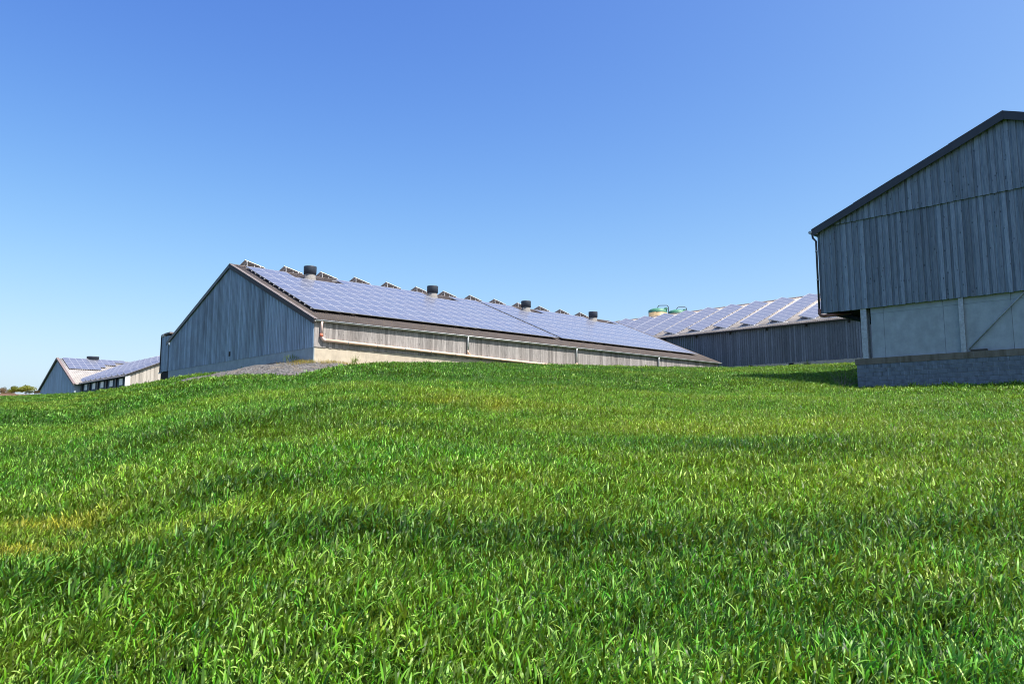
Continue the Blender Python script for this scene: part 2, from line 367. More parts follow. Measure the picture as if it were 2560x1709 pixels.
# ------------------------------------------------------------------ long barn (main)
def long_barn():
    zb = 2.2; t = thing('long_barn', C0, zb, 'long low barn with full solar roof, four dark vents and grey board gable', 'barn'); loc = (0, 0, zb)
    LEN = 44.5; RG, RZ = 13.12, 7.12; sr = 0.414; sleft = (RZ - 2.55) / (25.9 - RG)
    rtop = lambda g: RZ - sr * (RG - g) if g <= RG else RZ - sleft * (g - RG)
    GW = 25.75
    # foundation
    b = MB(); b.box(0.06, LEN, 0.02, GW, -2.2, 0.0); f = build('foundation', b, M['concrete_cream'], t, loc)
    b = MB(); b.box(0.0, 0.058, 0.015, GW, -2.2, 0.0); build('gable_plinth', b, M['concrete_grey'], f)
    # gable wall slab
    def gslab(x0, x1, lo, hi):
        b = MB(); yy = [lo, RG, hi]
        zt = [rtop(y) - 0.10 for y in yy]
        p0 = [(x0, lo, 0.004), (x0, lo, zt[0]), (x0, RG, zt[1]), (x0, hi, zt[2]), (x0, hi, 0.004)]
        p1 = [(x1, y, z) for _, y, z in p0]
        b.quad(*reversed(p0)) ; b.quad(*p1)
        for k in range(5):
            k2 = (k + 1) % 5; b.quad(p0[k], p0[k2], p1[k2], p1[k])
        return b
    gw = build('gable_wall', gslab(0.0, 0.12, 0.12, GW), M['wood_gable'], t, loc)
    ys = np.arange(0.10, GW - 0.02, 0.225)
    gable_boards(gw, M['wood_gable'], -0.004, ys, 0.15, 0.026, -0.06, lambda y: rtop(y) - 0.10, (0, 0, 0), skip=(61,))
    b = MB(); b.box(-0.05, -0.032, 12.45, 12.72, 0.28, 0.62); build('hole_shade', b, M['black'], gw)  # black box stands in for the darkness inside a small hole
    # far gable, back eave wall
    build('rear_gable_wall', gslab(LEN - 0.12, LEN, 0.12, GW), M['wood_gable'], t, loc)
    b = MB(); b.box(0.12, LEN - 0.12, GW - 0.12, GW, 0.0, rtop(GW) - 0.1); build('back_wall', b, M['wood_gable'], t, loc)
    # long side wall
    b = MB(); b.box(0.125, LEN - 0.13, 0.03, 0.12, 0.004, rtop(0.05) - 0.08); sw = build('side_wall', b, M['wood_side'], t, loc)
    x = 0.0
    while x < LEN - 0.1:
        w = random.uniform(0.185, 0.215); dy = random.uniform(0, 0.012); z0 = -0.03 + random.uniform(-0.03, 0.01)
        if random.random() < 0.04: z0 += 0.06
        b = MB(); b.box(x, min(x + w - 0.008, LEN), -0.012 - dy, 0.026, z0, rtop(0) - 0.09); build('board', b, M['wood_side'], sw); x += w
    # roofs
    cs, sn = 1 / math.hypot(1, sr), sr / math.hypot(1, sr)
    corr('roof', (-0.10, -0.16, rtop(-0.16)), (1, 0, 0), (0, cs, sn), LEN + 0.35, (RG + 0.16) / cs - 0.02, t, M['roof_brown'], loc)
    cl, snl = 1 / math.hypot(1, sleft), sleft / math.hypot(1, sleft)
    corr('rear_roof', (-0.10, 26.2, rtop(26.2)), (1, 0, 0), (0, -cl, snl), LEN + 0.35, (26.2 - RG) / cl - 0.02, t, M['roof_brown'], loc)
    b = MB()
    for i in range(30):
        x0 = -0.12 + i * (LEN + 0.4) / 30; x1 = x0 + (LEN + 0.4) / 30 + 0.03; o = 0.004 * (i % 2)
        b.hexa([(x0, RG - 0.24, rtop(RG - 0.24) + 0.028 + o), (x1, RG - 0.24, rtop(RG - 0.24) + 0.028 + o), (x1, RG, RZ + 0.03 + o), (x0, RG, RZ + 0.03 + o)],
               [(x0, RG - 0.24, rtop(RG - 0.24) + 0.045 + o), (x1, RG - 0.24, rtop(RG - 0.24) + 0.045 + o), (x1, RG, RZ + 0.06 + o), (x0, RG, RZ + 0.06 + o)])
        b.hexa([(x0, RG, RZ + 0.03 + o), (x1, RG, RZ + 0.03 + o), (x1, RG + 0.24, rtop(RG + 0.24) + 0.028 + o), (x0, RG + 0.24, rtop(RG + 0.24) + 0.028 + o)],
               [(x0, RG, RZ + 0.06 + o), (x1, RG, RZ + 0.06 + o), (x1, RG + 0.24, rtop(RG + 0.24) + 0.045 + o), (x0, RG + 0.24, rtop(RG + 0.24) + 0.045 + o)])
    build('ridge_cap', b, M['roof_brown'], t, loc)
    # verge pieces on the sunny rake: angle section, one piece per sheet
    n = 8
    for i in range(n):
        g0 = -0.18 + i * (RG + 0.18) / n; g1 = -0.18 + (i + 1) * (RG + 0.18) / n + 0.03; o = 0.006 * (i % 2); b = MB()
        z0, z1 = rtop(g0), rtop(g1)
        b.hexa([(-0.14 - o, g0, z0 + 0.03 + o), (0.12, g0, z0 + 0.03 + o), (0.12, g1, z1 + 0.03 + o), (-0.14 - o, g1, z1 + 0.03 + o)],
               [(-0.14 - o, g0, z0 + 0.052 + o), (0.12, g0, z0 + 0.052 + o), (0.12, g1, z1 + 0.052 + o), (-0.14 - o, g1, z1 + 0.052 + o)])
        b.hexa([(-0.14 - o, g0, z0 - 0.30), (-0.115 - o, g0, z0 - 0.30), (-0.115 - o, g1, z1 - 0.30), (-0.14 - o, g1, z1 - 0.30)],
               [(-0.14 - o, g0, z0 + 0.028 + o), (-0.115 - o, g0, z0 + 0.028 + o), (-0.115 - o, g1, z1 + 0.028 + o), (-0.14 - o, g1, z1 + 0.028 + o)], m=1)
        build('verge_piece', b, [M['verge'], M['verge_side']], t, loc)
    b = MB(); g0, g1 = RG, 26.25
    for (za, zb2, xa, xb) in ((-0.24, 0.05, -0.14, -0.11),):
        b.hexa([(xa, g0, rtop(g0) + za), (xb, g0, rtop(g0) + za), (xb, g1, rtop(g1) + za), (xa, g1, rtop(g1) + za)],
               [(xa, g0, rtop(g0) + zb2), (xb, g0, rtop(g0) + zb2), (xb, g1, rtop(g1) + zb2), (xa, g1, rtop(g1) + zb2)])
    build('barge_board', b, M['flash'], t, loc)
    # narrow boxed annex at the back eave
    b = MB(); b.box(0.10, 2.2, GW + 0.55, GW + 2.35, 0.0, 3.05); an = build('annex', b, M['wood_gable'], t, loc)
    gable_boards(an, M['wood_gable'], 0.096, np.arange(GW + 0.64, GW + 2.3, 0.225), 0.16, 0.024, -0.03, lambda y: 3.04, (0, 0, 0))
    b = MB(); b.box(0.0, 2.3, GW + 2.36, GW + 2.42, -0.1, 3.2); build('annex_edge_board', b, M['flash'], an)
    b = MB(); b.box(0.02, 2.25, GW + 1.75, GW + 2.355, 3.055, 3.30); build('annex_top_beam', b, M['wood_pale'], an)
    b = MB(); b.box(0.05, 2.25, GW + 0.3, GW + 1.74, 3.2, 3.34); build('annex_top_beam', b, M['verge_red'], an)
    b = MB(); b.box(0.14, 2.2, GW + 0.02, GW + 2.4, -2.2, -0.005); build('annex_plinth', b, M['black'], an)
    b = MB(); b.box(0.02, 0.13, GW + 2.1, GW + 2.75, -0.16, -0.07); build('ledge', b, M['alu'], an)
    # gutter and pipes
    b = MB(); n = 40; gz = rtop(-0.16) - 0.05; prof = [(-0.105 - 0.07 + 0.07 * math.cos(a), gz + 0.0 - 0.085 * math.sin(a)) for a in np.linspace(0, math.pi, 9)]
    prof += [(p[0] * 0.97 - 0.011, p[1] + 0.006) for p in reversed(prof)]
    x0, x1 = -0.05, LEN + 0.2; k = len(prof)
    for i in range(k):
        a, c = prof[i], prof[(i + 1) % k]; b.quad((x0, a[0], a[1]), (x1, a[0], a[1]), (x1, c[0], c[1]), (x0, c[0], c[1]), smooth=False)
    b.quad(*[(x0, p[0], p[1]) for p in prof]); b.quad(*[(x1, p[0], p[1]) for p in reversed(prof)])
    b.tube([(x0, -0.248, gz + 0.005), (x1, -0.248, gz + 0.005)], 0.022, 8)
    build('gutter', b, M['zinc'], t, loc)
    # (collector pipe sinking to the right)
    px = lambda L_: 0.40 - 0.0205 * (L_ - 0.7)
    py = -0.15
    b = MB(); b.tube([(0.40, -0.175, gz - 0.06), (0.40, py, gz - 0.3), (0.40, py, 0.72)], 0.075, 12); build('downpipe', b, M['pink_pipe'], t, loc)
    b = MB(); b.tube([(0.40, py, 0.76), (0.40, py, 0.58)], 0.098, 14); build('pipe_collar', b, M['red_collar'], t, loc)
    pts = [(0.40, py, 0.60)] + [(0.40 + 0.3 - 0.3 * math.cos(a), py, 0.68 - 0.3 * math.sin(a) * 0.95) for a in np.linspace(0.4, math.pi / 2, 6)]
    b = MB(); b.tube(pts, 0.09, 12); build('pipe_elbow', b, M['pink_pipe'], t, loc)
    b = MB(); b.tube([(0.68, py, px(0.7))] + [(x, py, px(x)) for x in np.linspace(4, 32, 9)], 0.095, 12); col = build('collector_pipe', b, M['terracotta'], t, loc)
    for x in np.arange(2.2, 31, 2.1):
        b = MB(); b.tube([(x - 0.03, py, px(x)), (x + 0.03, py, px(x))], 0.106, 12); b.box(x - 0.012, x + 0.012, py + 0.05, -0.02, px(x) - 0.02, px(x) + 0.02); build('pipe_clip', b, M['galv'], col)
    for x in (11.75, 23.1, 34.2):
        zt = gz - 0.07; zl = px(x) + 0.34 if x < 30 else -1.2
        b = MB(); b.tube([(x, -0.175, zt + 0.01), (x, py, zt - 0.24), (x, py, zl)], 0.065, 12); dp = build('downpipe', b, M['zinc'], t, loc)
        if x < 30:
            b = MB(); b.tube([(x, py, zl + 0.05), (x, py, zl - 0.06), (x + 0.05, py, zl - 0.16), (x + 0.28, py, px(x) + 0.03)], 0.068, 12); build('pipe_elbow', b, M['terracotta'], dp)
    # solar field on the sunny slope
    u = Vector((0, cs, sn)); nn = Vector((0, -sn, cs)); base = Vector((0, 0.0, rtop(0.0)))
    rot = frame_rot((1, 0, 0), u); pc, pr = 1.045, 1.655; u0 = 1.55
    cols = [0.66 + i * pc for i in range(21)] + [23.0 + i * pc for i in range(19)]
    gaps = ((3.55, 7.6), (16.0, 19.6), (27.2, 30.6), (38.0, 41.4))
    for x in cols:
        for r in range(7):
            if r == 6 and any(a < x + 0.5 < c for a, c in gaps): continue
            p = base + u * (u0 + r * pr) + nn * 0.20 + Vector((x, 0, 0))
            obj('solar_panel', PANEL_P, t, (p.x, p.y, p.z + zb), rot)
    for r in range(7):
        for k in (0.36, 1.28):
            for a, c in ((0.57, 22.7), (22.95, 42.95)):
                if r == 6: seg = [(0.57, 3.9), (7.5, 16.1), (19.4, 22.7)] if a < 1 else [(22.95, 27.4), (30.5, 38.2), (41.2, 42.95)]
                else: seg = [(a, c)]
                for a_, c_ in seg:
                    b = MB(); p = base + u * (u0 + r * pr + k) + nn * 0.145
                    b.hexa([(a_, p.y - 0.02, p.z - 0.02), (c_, p.y - 0.02, p.z - 0.02), (c_, p.y + 0.02, p.z - 0.004), (a_, p.y + 0.02, p.z - 0.004)],
                           [(a_, p.y - 0.035, p.z + 0.03), (c_, p.y - 0.035, p.z + 0.03), (c_, p.y + 0.005, p.z + 0.046), (a_, p.y + 0.005, p.z + 0.046)])
                    build('mounting_rail', b, M['alu'], t, loc)
    for x, uu in ((5.45, 12.35), (17.15, 12.35), (28.55, 12.35), (38.55, 12.35)):
        p = base + u * uu; vent(t, (x, p.y, p.z + zb + 0.12))
    # tilted racks standing on the shaded slope behind the ridge
    d = Vector((0, cl, -snl))
    for i in range(14):
        x0 = 1.12 + 3.13 * i
        if x0 > 41: continue
        ex = Vector((math.cos(0.235), 0, -math.sin(0.235)))
        p0 = Vector((x0, RG + 0.42, rtop(RG + 0.42) + 0.74))
        b = MB()
        for q in (0.1, 1.5, 3.2, 4.8):
            for w_ in (0.18, 0.55):
                top = p0 + ex * (1.63 * w_) + d * q - Vector((0, 0, 0.03)); zr = rtop(top.y) + 0.02
                b.box(top.x - 0.022, top.x + 0.022, top.y - 0.022, top.y + 0.022, zr, top.z)
        for w_ in (0.25, 1.35):
            a = p0 + ex * w_ - Vector((0, 0, 0.035)); c = a + d * 5.0
            b.tube([tuple(a), tuple(c)], 0.028, 6)
        rk = build('solar_rack', b, M['alu'], t, loc); er = frame_rot(-ex, -d)
        for k in range(5):
            p = p0 + ex * 1.63 + d * (k * 1.0 + 0.98); obj('solar_panel', PANEL_L, rk, tuple(p), er)
long_barn()

# ------------------------------------------------------------------ barn with tilted racks
def rack_barn():
    zb = 2.0; P = R0.copy(); base_z = 1.50
    t = thing('rack_barn', P, zb, 'board-walled barn with rows of tilted solar racks on its corrugated roof', 'barn'); loc = (0, 0, zb)
    EZ = 5.28; sl = 0.406; W2 = 11.0; g0, g1 = -26.0, 30.0
    rt_ = lambda x: EZ + sl * (x + 0.25) if x < W2 else EZ + sl * (2 * W2 - x + 0.25)
    b = MB(); b.box(0.03, 2 * W2, g0, g1, -2.0, base_z); build('foundation', b, M['concrete_cream'], t, loc)
    b = MB()
    p0 = [(0.06, base_z + 0.004), (0.06, rt_(0.06) - 0.1), (W2, rt_(W2) - 0.1), (2 * W2 - 0.06, rt_(2 * W2 - 0.06) - 0.1), (2 * W2 - 0.06, base_z + 0.004)]
    A = [(x, g0, z) for x, z in p0]; B = [(x, g1, z) for x, z in p0]; b.quad(*A); b.quad(*reversed(B))
    for k in range(5): b.quad(A[k], B[k], B[(k + 1) % 5], A[(k + 1) % 5])
    wl = build('wall', b, M['wood_rack'], t, loc)
    ys = np.arange(-25.8, 9.4, 0.24)
    gable_boards(wl, M['wood_rack'], 0.055, ys, 0.155, 0.03, base_z - 0.05, lambda y: EZ - 0.05, (0, 0, 0), jitter=0.008)
    for y in (-1.6, -5.9, 0.7):
        b = MB(); b.box(-0.02, 0.028, y - 0.25, y + 0.25, base_z - 0.28, base_z - 0.06); build('slot_shade', b, M['black'], t, loc)  # black boxes paint the darkness of openings in the plinth
    cs, sn = 1 / math.hypot(1, sl), sl / math.hypot(1, sl)
    corr('roof', (-0.25, g0, rt_(-0.25)), (0, 1, 0), (cs, 0, sn), g1 - g0, (W2 + 0.25) / cs, t, M['roof_pale'], loc, amp=0.03)
    corr('rear_roof', (2 * W2 + 0.25, g0, rt_(2 * W2 + 0.25)), (0, 1, 0), (-cs, 0, sn), g1 - g0, (W2 + 0.25) / cs, t, M['roof_pale'], loc)
    n = 20
    for i in range(n):
        y0 = g0 + i * (g1 - g0) / n; y1 = y0 + (g1 - g0) / n + 0.05; o = 0.004 * (i % 2); b = MB()
        for s_ in (-1, 1):
            xe = W2 + s_ * 0.3; q = sorted(((xe, rt_(xe) + 0.035 + o), (W2, rt_(W2) + 0.045 + o)))
            b.hexa([(q[0][0], y0, q[0][1]), (q[1][0], y0, q[1][1]), (q[1][0], y1, q[1][1]), (q[0][0], y1, q[0][1])],
                   [(q[0][0], y0, q[0][1] + 0.03), (q[1][0], y0, q[1][1] + 0.03), (q[1][0], y1, q[1][1] + 0.03), (q[0][0], y1, q[0][1] + 0.03)])
        build('ridge_tile', b, M['verge'], t, loc)
    b = MB(); b.tube([(-0.33, g0, EZ - 0.12), (-0.33, g1, EZ - 0.12)], 0.085, 10); build('gutter', b, M['verge_side'], t, loc)
    for y in np.arange(-24, 10, 4.1):
        b = MB(); b.box(-0.30, 0.02, y - 0.05, y + 0.05, EZ - 0.42, EZ - 0.16); build('gutter_bracket', b, M['dark_wood'], t, loc)
    b = MB(); b.box(0.035, 0.054, 5.2, 9.4, base_z + 1.9, EZ - 0.3); build('green_panel', b, plain('dull_green', (0.07, 0.10, 0.075), 0.7), t, loc)
    # racks: high edge towards +y, low edge towards -y, running up the slope
    d = Vector((cs, 0, sn)); TI = 0.285; ey = Vector((0, -math.cos(TI), -math.sin(TI)))
    for i in range(12):
        yh = -0.25 + 3.205 * (i - 4)
        yh = -6.62 + 3.205 * i - 3.205 * 2
        if yh > 24: continue
        p0 = Vector((0.42, yh, rt_(0.42) + 0.54)); b = MB()
        for q in (0.08, 1.9, 3.8, 5.7, 7.6, 9.4):
            for w_ in (0.10, 0.62, 0.97):
                top = p0 + ey * (1.63 * w_) + d * q - Vector((0, 0, 0.03)); zr = rt_(top.x) + 0.02
                if top.z - zr > 0.03: b.box(top.x - 0.022, top.x + 0.022, top.y - 0.022, top.y + 0.022, zr, top.z)
            a = p0 + d * q - Vector((0, 0, 0.06)); c = a + ey * 1.63; b.tube([tuple(a), tuple(c)], 0.024, 6)
            a2 = Vector((a.x, a.y + 0.1, rt_(a.x) + 0.06)); c2 = Vector((a.x, a.y - 1.75, rt_(a.x) + 0.06)); b.tube([tuple(a2), tuple(c2)], 0.026, 6)
        for w_ in (0.25, 1.35):
            a = p0 + ey * w_ - Vector((0, 0, 0.03)); b.tube([tuple(a - d * 0.1), tuple(a + d * 10.0)], 0.024, 6)
        b.tube([(p0.x - 0.3, yh + 0.9, rt_(p0.x - 0.3) + 0.10), (p0.x - 0.3, yh - 2.3, rt_(p0.x - 0.3) + 0.10)], 0.022, 6)
        rk = build('solar_rack', b, M['alu'], t, loc); er = frame_rot(-ey, d * -1) if False else frame_rot(ey, d)
        ez = ey.cross(d)
        if ez.z < 0:
            er = frame_rot(-ey, d); off = ey * 1.63
        else: off = Vector((0, 0, 0))
        for k in range(10): obj('solar_panel', PANEL_W, rk, tuple(p0 + off + d * (k * 1.0)), er)
rack_barn()

# ------------------------------------------------------------------ tall barn (right)
def tall_barn():
    zb = 1.4; t = thing('tall_barn', Q0, zb, 'tall shaded barn with grey board gable above concrete panels and a block plinth', 'barn'); loc = (0, 0, zb)
    YL, YR, RG = 1.60, -15.45, -6.92; LEN = 24.0; CB = 3.75; JT = 8.2; RZ = 11.62; sl = 0.408
    rt_ = lambda y: RZ - sl * abs(y - RG)
    # upper cladding slab
    def slab(x0, x1, zlo, inset=0.0):
        b = MB(); p = [(YL - inset, zlo), (YL - inset, rt_(YL) - 0.12), (RG, RZ - 0.12), (YR + inset, rt_(YR) - 0.12), (YR + inset, zlo)]
        A = [(x0, y, z) for y, z in p]; B = [(x1, y, z) for y, z in p]; b.quad(*A); b.quad(*reversed(B))
        for k in range(5): b.quad(B[k], B[(k + 1) % 5], A[(k + 1) % 5], A[k])
        return b
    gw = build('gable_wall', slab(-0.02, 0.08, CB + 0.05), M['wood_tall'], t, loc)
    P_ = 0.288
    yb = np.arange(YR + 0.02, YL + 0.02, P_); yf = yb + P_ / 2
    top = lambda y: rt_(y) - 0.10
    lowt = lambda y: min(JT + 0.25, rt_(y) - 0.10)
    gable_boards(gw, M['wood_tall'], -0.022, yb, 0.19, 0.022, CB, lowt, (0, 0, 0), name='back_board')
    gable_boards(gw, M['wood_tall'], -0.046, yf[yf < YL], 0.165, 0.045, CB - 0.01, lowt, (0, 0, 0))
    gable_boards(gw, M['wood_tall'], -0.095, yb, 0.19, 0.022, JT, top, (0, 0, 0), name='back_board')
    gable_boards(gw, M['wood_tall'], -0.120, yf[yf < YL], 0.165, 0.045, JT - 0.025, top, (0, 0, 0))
    for y in (YL, YR):                 # side walls above, hanging over
        s_ = 1 if y > 0 else -1; b = MB(); b.box(0.085, LEN, min(y, y - s_ * 0.1), max(y, y - s_ * 0.1), CB + 0.02, rt_(y) - 0.15); build('side_wall', b, M['wood_tall'], t, loc)
    b = MB(); b.box(0.1, LEN, YR + 0.12, YL - 0.12, CB + 0.22, CB + 0.34); build('underside_shade', b, M['black'], t, loc)  # black sheet puts the open overhang's darkness into the colour
    b = MB(); b.box(0.085, 0.2, -0.2, YL - 0.11, CB + 0.0, CB + 0.12); build('bottom_beam', b, M['dark_wood'], t, loc)
    # roof
    cs, sn = 1 / math.hypot(1, sl), sl / math.hypot(1, sl)
    ye = YL + 0.22; yr = YR - 0.22
    corr('roof', (-0.30, ye, rt_(ye)), (1, 0, 0), (0, -cs, sn), LEN + 0.6, (ye - RG) / cs, t, M['roof_grey'], loc, pitch=0.25, amp=0.02)
    corr('rear_roof', (-0.30, yr, rt_(yr)), (1, 0, 0), (0, cs, sn), LEN + 0.6, (RG - yr) / cs, t, M['roof_grey'], loc, pitch=0.25, amp=0.02)
    segs = [(ye + (RG - ye) * k / 4, ye + (RG - ye) * (k + 1) / 4) for k in range(4)] + [(RG + (yr - RG) * k / 4, RG + (yr - RG) * (k + 1) / 4) for k in range(4)]
    for i, (ya, yb_) in enumerate(segs):
        o = 0.012 * (i % 2); b = MB(); za, zb_ = rt_(ya), rt_(yb_); x0, x1 = -0.36 - o, -0.325 - o
        b.hexa([(x0, yb_, zb_ - 0.30 - o), (x1, yb_, zb_ - 0.30 - o), (x1, ya, za - 0.30 - o), (x0, ya, za - 0.30 - o)], [(x0, yb_, zb_ + 0.07), (x1, yb_, zb_ + 0.07), (x1, ya, za + 0.07), (x0, ya, za + 0.07)])
        b.hexa([(x0, yb_, zb_ + 0.072 + o), (-0.1, yb_, zb_ + 0.072 + o), (-0.1, ya, za + 0.072 + o), (x0, ya, za + 0.072 + o)], [(x0, yb_, zb_ + 0.085 + o), (-0.1, yb_, zb_ + 0.085 + o), (-0.1, ya, za + 0.085 + o), (x0, ya, za + 0.085 + o)])
        build('barge_flashing', b, M['flash'], t, loc)
        b = MB(); b.quad((-0.32, yb_, zb_ - 0.14), (-0.02, yb_, zb_ - 0.14), (-0.02, ya, za - 0.14), (-0.32, ya, za - 0.14)); build('verge_soffit', b, M['dark_wood'], t, loc)
    gy, gz = ye + 0.06, rt_(ye) - 0.08
    b = MB(); b.tube([(-0.40, gy, gz), (LEN, gy, gz)], 0.085, 10); build('gutter', b, M['galv'], t, loc)
    b = MB(); b.tube([(-0.12, gy, gz - 0.05), (-0.12, gy - 0.02, gz - 0.25), (-0.12, YL + 0.10, gz - 0.45), (-0.12, YL + 0.10, CB + 0.20)], 0.052, 10); dp = build('downpipe', b, M['dark_pipe'], t, loc)
    for z in (5.5, 7.0): 
        b = MB(); b.tube([(-0.12, YL + 0.10, z - 0.03), (-0.12, YL + 0.10, z + 0.03)], 0.066, 10); build('pipe_clip', b, M['galv'], dp)
    b = MB(); b.tube([(-0.12, YL + 0.10, CB + 0.22), (-0.12, YL + 0.10, CB - 0.02), (-0.12, YL + 0.02, CB - 0.13), (-0.10, YL - 0.12, CB - 0.16), (0.0, YL - 0.5, CB - 0.14), (0.4, YL - 0.75, CB - 0.08), (1.6, YL - 0.8, CB + 0.1)], 0.075, 12); build('pipe_elbow', b, M['brown_pipe'], t, loc)
    # concrete panels, posts, brace
    edges = [-0.72, -1.32, -3.93, -6.57, -9.2, -11.8, -14.3, -15.3]
    for a, c in zip(edges[:-1], edges[1:]):
        b = MB(); b.box(0.10, 0.25, c + 0.006, a - 0.006, 1.302, 3.46); build('concrete_panel', b, M['concrete_grey'], t, loc)
        b = MB(); b.box(0.102, 0.25, c + 0.006, a - 0.006, 3.468, CB + 0.2); build('concrete_panel', b, M['concrete_grey'], t, loc)
    b = MB(); b.box(0.26, LEN, -0.92, -0.74, 1.30, CB + 0.2); build('side_panel', b, M['concrete_grey'], t, loc)
    for y, w in ((-0.43, 0.28), (-4.68, 0.20), (-8.95, 0.20), (-13.2, 0.20)):
        b = MB(); h = w / 2; d0, d1 = -0.02, 0.095
        b.box(d0, d0 + 0.014, y - h, y + h, 1.30, CB + 0.1); b.box(d0 + 0.014, d1 - 0.014, y - 0.006, y + 0.006, 1.30, CB + 0.1); b.box(d1 - 0.014, d1, y - h, y + h, 1.30, CB + 0.1)
        b.box(d0, d1, y - h - 0.03, y + h + 0.03, 1.288, 1.299)
        if y > -1: b.box(d1, 0.36, y - 0.007, y + 0.007, 1.3, CB + 0.1); b.box(0.36, 0.374, y - h, y + h, 1.3, CB + 0.1)
        build('steel_post', b, M['galv'], t, loc)
    b = MB(); b.tube([(0.03, -4.86, 1.40), (0.03, -8.9, 5.55)], 0.03, 8); build('diagonal_brace', b, M['galv'], t, loc)
    # beam + block plinth
    b = MB(); b.box(-0.10, 0.42, -15.4, 0.06, 1.0, 1.288); build('concrete_beam', b, M['concrete_beam'], t, loc)
    b = MB(); b.box(-0.07, 0.40, -15.35, -0.02, -1.4, 0.996); pl = build('plinth', b, M['mortar'], t, loc)
    bm = {}
    for j in range(12):
        z1 = 0.99 - j * 0.2; z0 = z1 - 0.19
        y = 0.0; off = 0.2 if j % 2 else 0.4; first = True
        lim = -15.3 if j < 7 else -3
        if j >= 8: break
        while y > lim:
            w = off if first else 0.4; first = False; ww = round(w - 0.012, 3)
            if ww not in bm:
                q = MB(); e = 0.008
                q.hexa([(0.02, -ww, 0), (0.1, -ww, 0), (0.1, 0, 0), (0.02, 0, 0)], [(0.02, -ww, 0.188), (0.1, -ww, 0.188), (0.1, 0, 0.188), (0.02, 0, 0.188)])
                q.hexa([(0.0, -ww + e, e), (0.02, -ww, 0), (0.02, 0, 0), (0.0, -e, e)], [(0.0, -ww + e, 0.188 - e), (0.02, -ww, 0.188), (0.02, 0, 0.188), (0.0, -e, 0.188 - e)])
                bm[ww] = q.mesh('block', M['block'])
            obj('block', bm[ww], pl, (-0.088 + random.uniform(-0.004, 0.003), y - 0.006, z0 + random.uniform(-0.003, 0.003)))
            y -= w
    # side of the plinth (shaded)
    b = MB(); b.box(0.41, LEN, -0.35, -0.03, -1.4, 0.9); build('side_plinth', b, M['block'], t, loc)
    return t
tall_barn()
def loose_plank():
    p = Q0 + Lv * -0.03 + Gv * -5.27
    b = MB(); b.box(-0.06, 0.06, -0.32, 0.32, 0, 0.09); o = build('plank', b, M['dark_wood'], None, (p[0], p[1], p[2] + EYE + 1.289)); o.rotation_euler = (0, 0, ROT)
    tag(o, 'short dark plank lying on the concrete ledge beside the diagonal brace', 'plank')
loose_plank()

